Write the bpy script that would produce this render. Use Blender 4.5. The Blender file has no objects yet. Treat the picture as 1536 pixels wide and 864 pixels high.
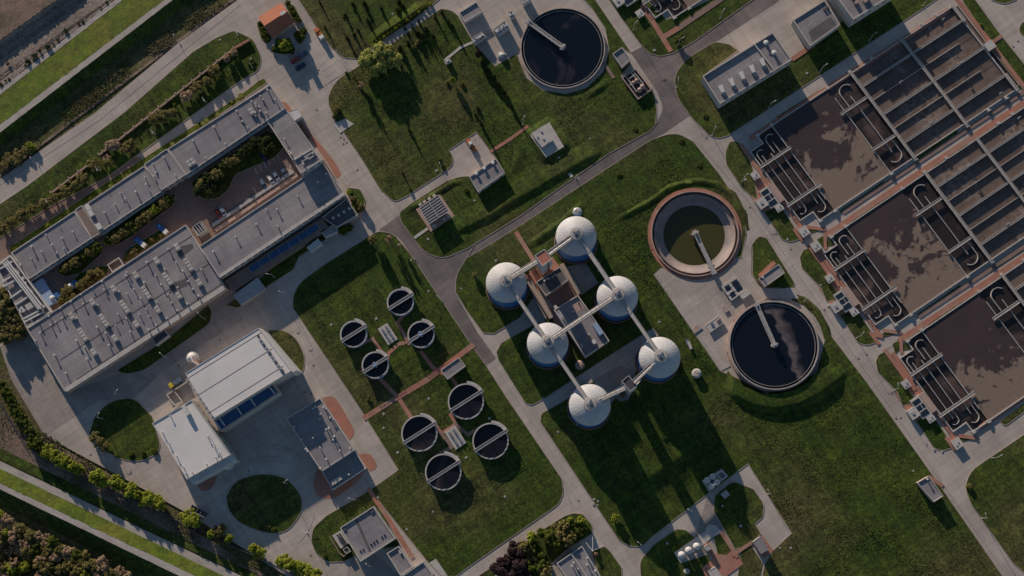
import bpy, math, random
from math import radians, sin, cos, pi, atan2, sqrt
from mathutils import Vector, Matrix
random.seed(7)
S = bpy.context.scene
COL = S.collection
# ---------------------------------------------------------------- camera
FPX, NX, NY, H = 2000.0, 835.0, 785.0, 590.0
ZS = 1.25                                  # every height below is written in units of 1.25 m
_d = Vector((NX-768, -(NY-432), -FPX)).normalized()
R = _d.rotation_difference(Vector((0, 0, -1))).to_matrix()
cam_d = bpy.data.cameras.new('camera'); cam = bpy.data.objects.new('camera', cam_d); COL.objects.link(cam)
cam_d.sensor_width = 36; cam_d.lens = FPX/1536*36; cam_d.clip_start = 1; cam_d.clip_end = 3000
cam.matrix_world = Matrix.Translation((0, 0, H)) @ R.to_4x4()
S.camera = cam
# ---------------------------------------------------------------- light
SUN_EL = 14.8
SX, SY = 0.455, -0.89                      # the way shadows fall on the ground
w = bpy.data.worlds.new('World'); S.world = w; w.use_nodes = True
nt = w.node_tree; bg = nt.nodes['Background']
sky = nt.nodes.new('ShaderNodeTexSky'); sky.sky_type = 'NISHITA'; sky.sun_disc = False
sky.sun_elevation = radians(SUN_EL); sky.sun_rotation = atan2(-SX, -SY); sky.air_density = 1.0; sky.dust_density = 0.1; sky.ozone_density = 2.2
nt.links.new(sky.outputs[0], bg.inputs[0]); bg.inputs[1].default_value = 0.078
sd = bpy.data.lights.new('sun', 'SUN'); sd.energy = 5.0; sd.angle = radians(0.5); sd.color = (1.0, 0.83, 0.68)
so = bpy.data.objects.new('sun', sd); COL.objects.link(so)
_el = radians(SUN_EL); _l = math.hypot(SX, SY)
so.rotation_euler = Vector((SX/_l*cos(_el), SY/_l*cos(_el), -sin(_el))).to_track_quat('-Z', 'Y').to_euler()
S.view_settings.view_transform = 'Standard'; S.view_settings.look = 'None'
S.view_settings.exposure = 0.06; S.view_settings.gamma = 1
S.render.engine = 'CYCLES'

# ---------------------------------------------------------------- helpers
def P(x, y, z=0.0):
    """photo pixel -> the point of the horizontal plane z that it shows"""
    r = R @ Vector((x-768, -(y-432), -FPX)); r = r/-r.z*(H-z*ZS)
    return Vector((r.x, r.y, z))
def P2(x, y, z=0.0):
    p = P(x, y, z); return (p.x, p.y)
def L(pts, z=0.0): return [P2(p[0], p[1], z) for p in pts]
_o = P(1158, 188, 2); _u = P(1428, 10, 2)-_o
ANG = atan2(_u.y, _u.x)                    # direction of the plant's grid
def fillet(pts):
    out = []; n = len(pts)
    for i, p in enumerate(pts):
        if len(p) < 3: out.append((p[0], p[1])); continue
        a = Vector(pts[i-1][:2]); b = Vector(p[:2]); c = Vector(pts[(i+1) % n][:2])
        d1 = a-b; d2 = c-b; r = min(p[2], d1.length*.49, d2.length*.49)
        s = b+d1.normalized()*r; e = b+d2.normalized()*r
        for k in range(7):
            t = k/6; q = s*(1-t)**2+b*2*t*(1-t)+e*t*t; out.append((q.x, q.y))
    return out
def area(p): return sum(p[i-1][0]*p[i][1]-p[i][0]*p[i-1][1] for i in range(len(p)))/2
def ccw(p): return list(p) if area(p) > 0 else list(reversed(p))
def offset(p, d):
    """p ccw; d>0 grows"""
    out = []; n = len(p)
    for i in range(n):
        a = Vector(p[i-1]); b = Vector(p[i]); c = Vector(p[(i+1) % n])
        e1 = (b-a); e2 = (c-b)
        if e1.length < 1e-6: e1 = e2
        if e2.length < 1e-6: e2 = e1
        e1 = e1.normalized(); e2 = e2.normalized()
        n1 = Vector((e1.y, -e1.x)); n2 = Vector((e2.y, -e2.x)); m = n1+n2
        if m.length < 1e-4: m = n1.copy()
        m = m.normalized(); k = d/max(.35, m.dot(n1)); out.append((b.x+m.x*k, b.y+m.y*k))
    return out
class MB:
    def __init__(s): s.v = []; s.f = []; s.sm = []
    def add(s, vs, fs, smooth=False):
        o = len(s.v); s.v += [tuple(x) for x in vs]
        for f in fs: s.f.append(tuple(o+i for i in f)); s.sm.append(smooth)
        return s
    def sheet(s, p, z):
        p = ccw(p); return s.add([(x, y, z) for x, y in p], [tuple(range(len(p)))])
    def prism(s, p, z0, z1, bottom=False):
        p = ccw(p); n = len(p)
        vs = [(x, y, z0) for x, y in p]+[(x, y, z1) for x, y in p]
        fs = [(i, (i+1) % n, n+(i+1) % n, n+i) for i in range(n)]+[tuple(range(n, 2*n))]
        if bottom: fs.append(tuple(reversed(range(n))))
        return s.add(vs, fs)
    def frame(s, po, pi_, z0, z1):
        n = len(po)
        vs = [(x, y, z) for z in (z0, z1) for P_ in (po, pi_) for x, y in P_]
        fs = []
        for i in range(n):
            j = (i+1) % n
            fs += [(i, j, 2*n+j, 2*n+i), (2*n+i, 2*n+j, 3*n+j, 3*n+i), (n+j, n+i, 3*n+i, 3*n+j)]
        return s.add(vs, fs)
    def box(s, c, size, rz=0, tilt=None):
        x, y, z = [k/2 for k in size]; ca, sa = cos(rz), sin(rz)
        vs = []
        for dz in (-z, z):
            for dx, dy in ((-x, -y), (x, -y), (x, y), (-x, y)):
                vs.append((c[0]+dx*ca-dy*sa, c[1]+dx*sa+dy*ca, c[2]+dz))
        return s.add(vs, [(0, 1, 5, 4), (1, 2, 6, 5), (2, 3, 7, 6), (3, 0, 4, 7), (4, 5, 6, 7), (3, 2, 1, 0)])
    def beam(s, a, b, w_, h_):
        """box from a to b (3D, its top at the z of a and b)"""
        a = Vector(a); b = Vector(b); d = Vector((b.x-a.x, b.y-a.y, 0)).normalized(); n = Vector((-d.y, d.x, 0))*w_/2
        dn = Vector((0, 0, -h_))
        vs = [a-n+dn, b-n+dn, b+n+dn, a+n+dn, a-n, b-n, b+n, a+n]
        return s.add(vs, [(0, 1, 5, 4), (1, 2, 6, 5), (2, 3, 7, 6), (3, 0, 4, 7), (4, 5, 6, 7), (3, 2, 1, 0)])
    def cyl(s, c, r, z0, z1, n=16, r2=None, cap=True, smooth=True):
        r2 = r if r2 is None else r2
        vs = [(c[0]+r*cos(2*pi*i/n), c[1]+r*sin(2*pi*i/n), z0) for i in range(n)]+[(c[0]+r2*cos(2*pi*i/n), c[1]+r2*sin(2*pi*i/n), z1) for i in range(n)]
        s.add(vs, [(i, (i+1) % n, n+(i+1) % n, n+i) for i in range(n)], smooth)
        if cap: s.add(vs[n:], [tuple(range(n))]); s.add(vs[:n], [tuple(reversed(range(n)))])
        return s
    def lathe(s, c, prof, n=48, a0=0, a1=2*pi, smooth=True, closed=None):
        full = abs(a1-a0-2*pi) < 1e-4; m = n if full else n+1; k = len(prof)
        vs = [(c[0]+r*cos(a0+(a1-a0)*i/n), c[1]+r*sin(a0+(a1-a0)*i/n), z) for i in range(m) for r, z in prof]
        fs = []
        for i in range(n):
            j = (i+1) % m if full else i+1
            for q in range(k-1):
                fs.append((i*k+q, j*k+q, j*k+q+1, i*k+q+1))
        return s.add(vs, fs, smooth)
    def ring(s, c, ri, ro, z0, z1, n=64, a0=0, a1=2*pi):
        return s.lathe(c, [(ro, z0), (ro, z1), (ri, z1), (ri, z0)], n, a0, a1, False)
    def tube(s, pts, r, n=6):
        pts = [Vector(p) for p in pts]
        for a, b in zip(pts[:-1], pts[1:]):
            d = (b-a).normalized(); u = d.orthogonal().normalized(); v = d.cross(u)
            vs = [a+(u*cos(2*pi*i/n)+v*sin(2*pi*i/n))*r for i in range(n)]+[b+(u*cos(2*pi*i/n)+v*sin(2*pi*i/n))*r for i in range(n)]
            s.add(vs, [(i, (i+1) % n, n+(i+1) % n, n+i) for i in range(n)]+[tuple(reversed(range(n))), tuple(range(n, 2*n))], False)
        return s
    def rail(s, a, b, h=1.1, step=2.5, r=.05):
        a = Vector(a); b = Vector(b); up = Vector((0, 0, h)); s.tube([a+up, b+up], r, 4); s.tube([a+up*.5, b+up*.5], r*.7, 4)
        n = max(1, int((b-a).length/step))
        for i in range(n+1):
            q = a.lerp(b, i/n); s.tube([q, q+up], r, 4)
        return s
    def wall(s, pts, w_, z0, z1):
        for a, b in zip(pts[:-1], pts[1:]):
            s.beam((a[0], a[1], z1), (b[0], b[1], z1), w_, z1-z0)
        return s
    def mesh(s, name, org=(0, 0, 0)):
        me = bpy.data.meshes.new(name); o = Vector(org)
        me.from_pydata([((Vector(v)-o).x, (Vector(v)-o).y, v[2]*ZS-o.z) for v in s.v], [], s.f)
        me.polygons.foreach_set('use_smooth', s.sm); me.update(); return me
    def build(s, name, mat, parent=None, loc=None):
        org = Vector((0, 0, 0)) if parent is None or loc == 'local' else Vector(parent.location)
        me = s.mesh(name, org); me.materials.append(mat)
        o = bpy.data.objects.new(name, me); COL.objects.link(o)
        if parent: o.parent = parent
        return o
def tag(o, label=None, cat=None, group=None, kind=None):
    if label: o['label'] = label
    if cat: o['category'] = cat
    if group: o['group'] = group
    if kind: o['kind'] = kind
    return o
def thing(name, label, cat, loc=(0, 0, 0), rz=0, group=None):
    o = bpy.data.objects.new(name, None); COL.objects.link(o); o.empty_display_size = .5
    o.location = loc; o.rotation_euler = (0, 0, rz); return tag(o, label, cat, group)
def struct(name, mb, mat, kind='structure'):
    return tag(mb.build(name, mat), kind=kind)
def child(mesh, name, parent, pos, rz=0, sc=1.0):
    o = bpy.data.objects.new(name, mesh); COL.objects.link(o); o.parent = parent
    q = Vector(pos)-Vector(parent.location); q.z = pos[2]*ZS-parent.location.z; o.location = q; o.rotation_euler = (0, 0, rz); o.scale = (sc, sc, sc); return o
def copy_tree(o, parent=None):
    c = o.copy(); COL.objects.link(c)
    if parent: c.parent = parent
    for ch in list(o.children): copy_tree(ch, c)
    return c
def dup(proto, loc, rz, label, group=None, sc=None):
    if proto.get('used'): o = copy_tree(proto)
    else: o = proto; o['used'] = True
    if 'used' in o and o is not proto: del o['used']
    o.location = loc; o.rotation_euler = (0, 0, rz)
    if sc: o.scale = sc if hasattr(sc, '__len__') else (sc, sc, sc)
    o['label'] = label
    if group: o['group'] = group
    return o
ORD = ['first', 'second', 'third', 'fourth', 'fifth', 'sixth', 'seventh', 'eighth', 'ninth', 'tenth', 'eleventh', 'twelfth', 'thirteenth', 'fourteenth', 'fifteenth', 'sixteenth', 'seventeenth', 'eighteenth', 'nineteenth', 'twentieth', 'twenty-first', 'twenty-second']

# ---------------------------------------------------------------- materials
def mk(name, c1, c2=None, s1=.3, s2=3.0, mix2=.5, rough=.9, metal=0, bump=0.0, bs=2.0, c3=None, s3=.03, spec=.3, detail=4, lo=.35, hi=.65, streak=0, mid=0):
    """two noises at world scale: s1 mixes c1 and c2, s2 adds speckle; c3 comes in broad patches"""
    m = bpy.data.materials.new(name); m.use_nodes = True; n = m.node_tree.nodes; l = m.node_tree.links
    b = n['Principled BSDF']; b.inputs['Roughness'].default_value = rough; b.inputs['Metallic'].default_value = metal
    b.inputs['Specular IOR Level'].default_value = spec
    if c2 is None: b.inputs['Base Color'].default_value = (*c1, 1); return m
    g = n.new('ShaderNodeNewGeometry')
    def noise(sc, det=detail, dist=0.0):
        t = n.new('ShaderNodeTexNoise'); t.inputs['Scale'].default_value = sc; t.inputs['Detail'].default_value = det
        t.inputs['Distortion'].default_value = dist; l.new(g.outputs['Position'], t.inputs['Vector']); return t
    def mr(src, a, c, x=0.0, y=1.0):
        r = n.new('ShaderNodeMapRange'); r.inputs['From Min'].default_value = a; r.inputs['From Max'].default_value = c
        r.inputs['To Min'].default_value = x; r.inputs['To Max'].default_value = y; l.new(src, r.inputs['Value']); return r.outputs[0]
    def mixc(f, A, B, bt='MIX'):
        x = n.new('ShaderNodeMix'); x.data_type = 'RGBA'; x.blend_type = bt
        if isinstance(f, float): x.inputs[0].default_value = f
        else: l.new(f, x.inputs[0])
        for i, q in ((6, A), (7, B)):
            if isinstance(q, tuple): x.inputs[i].default_value = (*q, 1)
            else: l.new(q, x.inputs[i])
        return x.outputs[2]
    col = mixc(mr(noise(s1).outputs[0], lo, hi), c1, c2)
    if c3: col = mixc(mr(noise(s3, 5, .6).outputs[0], .48, .68), col, c3)
    sp = mr(noise(s2, 5).outputs[0], .3, .7, 1-mix2, 1+mix2)
    def mulv(a, b_):
        x = n.new('ShaderNodeMath'); x.operation = 'MULTIPLY'; l.new(a, x.inputs[0]); l.new(b_, x.inputs[1]); return x.outputs[0]
    if mid: sp = mulv(sp, mr(noise(.22, 8, 1.0).outputs[0], .3, .7, 1-mid, 1+mid))
    if streak:                              # wheel tracks, mowing lines and drip marks drawn out along the grid
        for k, (sx, sy) in enumerate(((.02, .55), (.5, .018))):
            mp = n.new('ShaderNodeMapping'); mp.inputs['Rotation'].default_value = (0, 0, -ANG); mp.vector_type = 'POINT'; l.new(g.outputs['Position'], mp.inputs[0])
            sc_ = n.new('ShaderNodeVectorMath'); sc_.operation = 'MULTIPLY'; sc_.inputs[1].default_value = (sx, sy, 0); l.new(mp.outputs[0], sc_.inputs[0])
            t = n.new('ShaderNodeTexNoise'); t.inputs['Scale'].default_value = 1; t.inputs['Detail'].default_value = 5; l.new(sc_.outputs[0], t.inputs['Vector'])
            sp = mulv(sp, mr(t.outputs[0], .35, .65, 1-streak*.4, 1+streak*.4))
    v = n.new('ShaderNodeVectorMath'); v.operation = 'SCALE'; l.new(col, v.inputs[0]); l.new(sp, v.inputs['Scale'])
    l.new(v.outputs[0], b.inputs['Base Color'])
    if bump:
        bp = n.new('ShaderNodeBump'); bp.inputs['Strength'].default_value = 1; bp.inputs['Distance'].default_value = bump
        l.new(noise(bs, 4).outputs[0], bp.inputs['Height']); l.new(bp.outputs[0], b.inputs['Normal'])
    m['col'] = 1
    return m
def add_brick(m, w_, h_, mortar, dark, rot=ANG, off=.5):
    """slab or brick joints darkening the colour, laid along the plant's grid"""
    n = m.node_tree.nodes; l = m.node_tree.links; b = n['Principled BSDF']; src = b.inputs['Base Color'].links[0].from_socket
    g = n.new('ShaderNodeNewGeometry'); mp = n.new('ShaderNodeMapping'); mp.inputs['Rotation'].default_value = (0, 0, -rot)
    l.new(g.outputs['Position'], mp.inputs[0]); t = n.new('ShaderNodeTexBrick'); l.new(mp.outputs[0], t.inputs[0]); t.offset = off
    t.inputs['Color1'].default_value = (1, 1, 1, 1); t.inputs['Color2'].default_value = (.93, .93, .93, 1); t.inputs['Mortar'].default_value = (dark,)*3+(1,)
    t.inputs['Scale'].default_value = 1; t.inputs['Mortar Size'].default_value = mortar; t.inputs['Brick Width'].default_value = w_; t.inputs['Row Height'].default_value = h_
    x = n.new('ShaderNodeMix'); x.data_type = 'RGBA'; x.blend_type = 'MULTIPLY'; x.inputs[0].default_value = 1
    l.new(src, x.inputs[6]); l.new(t.outputs[0], x.inputs[7]); l.new(x.outputs[2], b.inputs['Base Color']); return m
M = {}
M['concrete'] = add_brick(mk('pale_concrete', (.49, .43, .38), (.42, .37, .33), .12, 2.2, .12, c3=(.37, .325, .285), s3=.045, bump=.01, streak=.16), 6, 4, .06, .8)
M['paving'] = add_brick(mk('grey_paving', (.38, .335, .30), (.31, .275, .25), .2, 2.5, .16, c3=(.26, .235, .215), s3=.05, streak=.16), 1.2, .9, .08, .8)
M['asphalt'] = mk('old_asphalt', (.185, .158, .15), (.14, .12, .115), .15, 3, .22, c3=(.23, .195, .18), s3=.06, bump=.01, streak=.2)
M['brick'] = add_brick(mk('pink_brick_paving', (.46, .21, .15), (.38, .18, .13), .3, 3, .15, c3=(.40, .25, .19), s3=.08), .8, .4, .05, .75)
M['court'] = add_brick(mk('worn_and_shaded_brown_paving', (.30, .20, .165), (.24, .165, .14), .2, 2, .2, c3=(.20, .15, .13), s3=.06), 1.2, .6, .06, .8)
M['kerb'] = mk('kerb_concrete', (.42, .34, .29), (.34, .28, .24), .4, 3, .1)
M['grass'] = mk('lawn_grass', (.030, .058, .005), (.062, .080, .010), .07, .9, .5, bump=.10, bs=.9, c3=(.080, .076, .024), s3=.016, lo=.35, hi=.8, detail=8, streak=.45, mid=.4)
M['grass_bright'] = mk('spring_and_sunlit_grass', (.050, .088, .004), (.066, .088, .006), .15, 1.0, .35, bump=.08, bs=1.0, c3=(.09, .10, .012), s3=.05, detail=6, mid=.35)  # sunlight on the sun-facing dike slopes and path bank put into a brighter green
M['grass_rough'] = mk('rough_grass', (.055, .07, .014), (.105, .09, .035), .12, 1.2, .5, bump=.12, mid=.4, bs=.8, c3=(.14, .11, .06), s3=.03, detail=6)
M['soil'] = mk('bare_soil', (.25, .18, .14), (.17, .125, .10), .12, 1.3, .4, bump=.12, bs=.6, c3=(.11, .09, .06), s3=.05, detail=6)
M['sand'] = mk('sandy_bank', (.30, .245, .20), (.21, .17, .145), .05, .8, .35, bump=.15, bs=.5, c3=(.36, .30, .25), s3=.03, detail=6)
M['gravel'] = mk('gravel_path', (.46, .42, .38), (.38, .34, .31), .2, 2.5, .18)
M['roof'] = mk('grey_roofing_felt', (.25, .235, .245), (.21, .20, .21), .12, 1.5, .12, c3=(.30, .28, .28), s3=.05, streak=.16)
M['roof_dark'] = mk('dark_roofing', (.13, .12, .12), (.10, .095, .10), .3, 2, .15)
M['roof_brown'] = mk('brown_roofing', (.25, .19, .16), (.2, .155, .13), .3, 2, .15)
M['roof_red'] = mk('red_roofing', (.46, .19, .135), (.40, .165, .12), .4, 2, .12)
M['tile'] = add_brick(mk('clay_roof_tiles', (.40, .155, .09), (.34, .13, .08), .4, 3, .12), .6, .5, .05, .7)
M['wall'] = mk('pale_render', (.52, .49, .46), (.46, .43, .41), .3, 2, .08)
M['wall_warm'] = mk('warm_render', (.50, .39, .32), (.44, .34, .28), .3, 2, .08)
M['white'] = mk('white_painted_metal', (.60, .59, .57), (.55, .54, .52), .2, 2, .05, rough=.6)
M['white_roof'] = mk('white_roof_membrane', (.74, .715, .68), (.69, .665, .64), .08, 1.5, .05, rough=.7, c3=(.64, .62, .595), s3=.05)
M['conc_wall'] = mk('wall_concrete', (.45, .41, .37), (.36, .33, .30), .3, 2, .15)
M['conc_light'] = mk('light_precast_concrete', (.50, .475, .44), (.43, .40, .375), .4, 2, .12)
M['conc_pink'] = mk('pink_washed_concrete', (.44, .31, .26), (.38, .27, .23), .3, 2, .12)
M['blue'] = mk('blue_cladding', (.05, .19, .46), (.045, .17, .42), .2, 2, .06, rough=.5)
M['blue_light'] = mk('blue_grey_tank_wall', (.30, .42, .60), (.26, .36, .52), .3, 2, .1, rough=.7)
M['glass'] = mk('dark_window_glass', (.02, .03, .045), rough=.12, spec=.6)
M['glass_blue'] = mk('blue_roof_glazing', (.028, .10, .25), (.022, .08, .2), .5, 3, .2, rough=.2, spec=.6)
M['metal'] = mk('galvanised_steel', (.45, .45, .45), (.38, .38, .38), .5, 3, .1, rough=.5, metal=.3)
M['metal_dark'] = mk('dark_steel', (.09, .09, .10), (.07, .07, .08), .5, 3, .1, rough=.5)
M['rust'] = mk('brown_foundation', (.20, .12, .10), (.15, .095, .08), .3, 2, .15)
M['line'] = mk('road_paint', (.66, .63, .58), (.58, .55, .5), .5, 2, .1)
M['trunk'] = mk('tree_bark', (.10, .07, .05), (.07, .05, .04), 1, 4, .2)
M['red'] = mk('red_paint', (.35, .05, .03), rough=.4); M['navy'] = mk('navy_paint', (.02, .035, .08), rough=.3)
M['silver'] = mk('silver_paint', (.5, .5, .5), rough=.3, metal=.4); M['orange'] = mk('orange_paint', (.50, .17, .05), rough=.5)
M['yellow'] = mk('yellow_paint', (.55, .42, .05), rough=.5); M['tyre'] = mk('tyre_rubber', (.02, .02, .02)); M['carwhite'] = mk('white_car_paint', (.72, .72, .70), rough=.3)
M['blue_paint'] = mk('blue_machine_paint', (.05, .16, .38), rough=.4); M['steelblue'] = mk('steel_blue_paint', (.12, .16, .22), rough=.35)
def leaf(name, c1, c2, c3=None):
    m = mk(name, c1, c2, .8, 2.5, .35, rough=.8, spec=.2); nn = m.node_tree; b = nn.nodes['Principled BSDF']; out = nn.nodes['Material Output']
    tr = nn.nodes.new('ShaderNodeBsdfTranslucent'); mx = nn.nodes.new('ShaderNodeMixShader'); mx.inputs[0].default_value = .45
    nn.links.new(b.inputs['Base Color'].links[0].from_socket, tr.inputs[0]); nn.links.new(b.outputs[0], mx.inputs[1]); nn.links.new(tr.outputs[0], mx.inputs[2]); nn.links.new(mx.outputs[0], out.inputs[0])
    return m
M['leaf_olive'] = leaf('olive_foliage', (.30, .25, .10), (.21, .19, .065)); M['leaf_green'] = leaf('green_foliage', (.15, .18, .03), (.10, .13, .022))
M['leaf_lime'] = leaf('lime_foliage', (.36, .40, .05), (.27, .31, .04)); M['leaf_dark'] = leaf('dark_conifer_foliage', (.07, .10, .03), (.05, .075, .024))
M['leaf_yellow'] = leaf('yellow_green_foliage', (.42, .43, .13), (.34, .37, .10)); M['leaf_brown'] = leaf('brown_budding_twigs', (.52, .38, .27), (.42, .32, .20))
M['leaf_purple'] = leaf('purple_black_foliage', (.085, .05, .05), (.06, .04, .042))
def water_mat(name, c, c2=None, rough=.18, kind=None):
    m = bpy.data.materials.new(name); m.use_nodes = True; n = m.node_tree.nodes; l = m.node_tree.links; b = n['Principled BSDF']
    b.inputs['Roughness'].default_value = rough; b.inputs['Base Color'].default_value = (*c, 1); b.inputs['Specular IOR Level'].default_value = .5
    tc = n.new('ShaderNodeTexCoord'); oi = n.new('ShaderNodeObjectInfo')
    ad = n.new('ShaderNodeVectorMath'); ad.operation = 'ADD'; l.new(tc.outputs['Object'], ad.inputs[0])
    cb = n.new('ShaderNodeVectorMath'); cb.operation = 'SCALE'; cb.inputs[0].default_value = (173, 91, 0); l.new(oi.outputs['Location'], cb.inputs[0]); cb.inputs['Scale'].default_value = 1.7
    l.new(cb.outputs[0], ad.inputs[1])
    def noise(sc, det, dist=0, vec=ad.outputs[0]):
        t = n.new('ShaderNodeTexNoise'); t.inputs['Scale'].default_value = sc; t.inputs['Detail'].default_value = det; t.inputs['Distortion'].default_value = dist; l.new(vec, t.inputs[0]); return t.outputs[0]
    def mth(op, a, c_, clamp=False):
        x = n.new('ShaderNodeMath'); x.operation = op; x.use_clamp = clamp
        for i, q in enumerate((a, c_)):
            if isinstance(q, (int, float)): x.inputs[i].default_value = q
            else: l.new(q, x.inputs[i])
        return x.outputs[0]
    def mixc(f, A, B):
        x = n.new('ShaderNodeMix'); x.data_type = 'RGBA'; l.new(f, x.inputs[0])
        for i, q in ((6, A), (7, B)):
            if isinstance(q, tuple): x.inputs[i].default_value = (*q, 1)
            else: l.new(q, x.inputs[i])
        return x.outputs[2]
    if kind == 'pool':                       # a raft of tan scum drifting on brown liquor
        sx = n.new('ShaderNodeSeparateXYZ'); l.new(tc.outputs['Object'], sx.inputs[0])
        g = mth('MULTIPLY', mth('SUBTRACT', mth('MULTIPLY', sx.outputs[1], -1), 24), .0065)
        f = mth('ADD', mth('ADD', mth('MULTIPLY', noise(.05, 12, 1.6), .75), mth('MULTIPLY', noise(.35, 14, .8), .25)), g); f = mth('MULTIPLY', mth('SUBTRACT', f, .512), 22, True)
        fine = mixc(mth('MULTIPLY', noise(.7, 6), 1), (.18, .128, .098), (.25, .19, .15))
        l.new(mixc(f, mixc(noise(.12, 6), (.046, .032, .031), (.075, .052, .048)), fine), b.inputs['Base Color'])
        r = n.new('ShaderNodeMapRange'); l.new(f, r.inputs[0]); r.inputs[3].default_value = .35; r.inputs[4].default_value = .95; l.new(r.outputs[0], b.inputs['Roughness'])
    elif kind == 'lane':                     # bubbling aerated sludge
        vo = n.new('ShaderNodeTexVoronoi'); vo.inputs['Scale'].default_value = .30; vo.feature = 'DISTANCE_TO_EDGE'
        wv = n.new('ShaderNodeMix'); wv.data_type = 'VECTOR'; wv.inputs[0].default_value = .12
        nn = n.new('ShaderNodeTexNoise'); nn.inputs['Scale'].default_value = .6; l.new(ad.outputs[0], nn.inputs[0])
        sc = n.new('ShaderNodeVectorMath'); sc.operation = 'SCALE'; sc.inputs['Scale'].default_value = 3; l.new(nn.outputs[1], sc.inputs[0])
        a2 = n.new('ShaderNodeVectorMath'); a2.operation = 'ADD'; l.new(ad.outputs[0], a2.inputs[0]); l.new(sc.outputs[0], a2.inputs[1]); l.new(a2.outputs[0], vo.inputs[0])
        e = mth('SUBTRACT', 1, mth('MULTIPLY', vo.outputs['Distance'], 7, True), True)
        mk_ = mth('MULTIPLY', e, mth('MULTIPLY', mth('SUBTRACT', noise(.05, 3), .52), 12, True))
        base = mixc(mth('MULTIPLY', mth('SUBTRACT', noise(.25, 8, 1), .3), 2.2, True), (.105, .074, .062), (.17, .128, .108))
        l.new(mixc(mth('MULTIPLY', mk_, .6), base, (.32, .26, .225)), b.inputs['Base Color']); b.inputs['Roughness'].default_value = .8
    elif kind == 'channel':
        f = mth('MULTIPLY', mth('SUBTRACT', noise(.07, 9, .8), .52), 7, True)
        l.new(mixc(f, (.028, .020, .018), (.11, .075, .062)), b.inputs['Base Color'])
    elif kind == 'clar':
        f = mth('MULTIPLY', mth('SUBTRACT', noise(.035, 7, 1.2), .56), 5, True)
        l.new(mixc(mth('MULTIPLY', f, .55), c, c2), b.inputs['Base Color'])
    if kind == 'foam':                       # a drifting streak of foam beside the bridge
        sx = n.new('ShaderNodeSeparateXYZ'); l.new(tc.outputs['Object'], sx.inputs[0])
        wob = mth('MULTIPLY', mth('SUBTRACT', noise(.09, 6, .6), .5), 16)
        d_ = mth('ADD', mth('SUBTRACT', sx.outputs[0], mth('MULTIPLY', mth('SUBTRACT', 12, sx.outputs[1]), .40)), wob)
        up = mth('MULTIPLY', d_, 1.1, True); dn = mth('MULTIPLY', mth('SUBTRACT', 6.5, d_), .28, True)
        f = mth('MULTIPLY', mth('MULTIPLY', up, dn, True), mth('MULTIPLY', noise(.25, 9, 1.5), 1.5), True)
        l.new(mixc(f, c, c2), b.inputs['Base Color'])
    bp = n.new('ShaderNodeBump'); bp.inputs['Strength'].default_value = .4; bp.inputs['Distance'].default_value = .05; l.new(noise(1.5, 4), bp.inputs['Height']); l.new(bp.outputs[0], b.inputs['Normal'])
    return m
M['pool'] = water_mat('scummy_liquor', (.04, .03, .02), kind='pool'); M['lane'] = water_mat('aerated_sludge', (.1, .1, .1), kind='lane')
M['channel'] = water_mat('dark_channel_liquor', (.03, .02, .02), rough=.4, kind='channel')
M['clar'] = water_mat('dark_settled_water', (.006, .009, .016), (.16, .12, .12), .15, 'clar'); M['algae'] = water_mat('olive_shallow_water', (.055, .052, .012), rough=.35)
M['clar_foam'] = water_mat('foam_streaked_water', (.006, .009, .016), (.15, .125, .125), .2, 'foam')
M['tankwater'] = water_mat('dark_tank_liquor', (.010, .011, .016), (.10, .075, .07), .25, 'clar')

# ================================================================ SETTING
struct('ground', MB().prism([(-900, -900), (900, -900), (900, 900), (-900, 900)], -9, -.4, True), M['grass_rough'])
# the paved plant area: everything between the upper road and the lower fence
campus = L([(-60, 305), (0, 268), (144, 168), (268, 64), (356, 0), (420, -60), (1700, -60), (1700, 960), (560, 960), (430, 864), (285, 772), (168, 708), (67, 654), (17, 570), (0, 520), (-60, 480)])
struct('pavement', MB().prism(campus, -.5, 0, True), M['concrete'])
def patch(name, pts, mat, z, t=.03):
    p = L(fillet(pts)); return struct(name, MB().prism(p, z-t, z, True), M[mat])
def lawn(pts, mat='grass', z=.12, kerb=True):
    p = ccw(L(fillet(pts)))
    q = [p[0]]
    for a in p[1:]:
        if math.hypot(a[0]-q[-1][0], a[1]-q[-1][1]) > .12: q.append(a)
    p = q
    struct('lawn', MB().prism(p, -.2, z, True), M[mat])
    if kerb: struct('kerb', MB().frame(offset(p, .24), p, -.1, z+.03), M['kerb'])
# ---- asphalt and brown paved areas
patch('asphalt_road', [(963, 70), (975, 80.5), (991, 84), (1008, 80.5), (1038, 64), (1132, -2), (1150, -14), (1192, -16), (1160, 7), (1072, 64), (1028, 88, 18), (1011, 118, 12), (1020, 148, 10), (1035, 173), (995, 201), (981, 208), (864, 290), (780, 345), (700, 394), (684, 414, 10), (686, 445, 10), (716, 498), (744, 538), (729, 548.5), (705, 515), (615, 380), (600, 358, 6), (588, 350), (568, 345), (600, 322), (601, 330), (622, 360), (640, 380, 8), (664, 388, 8), (689, 381), (716, 360), (780, 324), (827, 290), (911, 231), (975, 196), (997, 164, 14), (985, 137), (946, 79)], 'asphalt', .02)
patch('courtyard_paving', [(44, 420), (140, 357), (280, 265), (430, 160), (455, 240), (455, 270), (300, 372), (278, 340), (75, 470)], 'court', .02)
patch('yard_paving', [(0, 520), (60, 480), (100, 590), (180, 560), (320, 455), (350, 440), (365, 480), (240, 560), (200, 600), (150, 600), (67, 654), (17, 570)], 'paving', .02)
patch('brick_walkway', [(-30, 380), (0, 357), (80, 307), (120, 282), (161, 262), (200, 234), (230, 240), (216, 252), (112, 318), (17, 380), (-30, 412)], 'court', .02)
patch('brick_forecourt', [(480, 597), (500, 593, 8), (512, 610), (533, 648, 10), (524, 661), (531, 675)], 'brick', .05)
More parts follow.
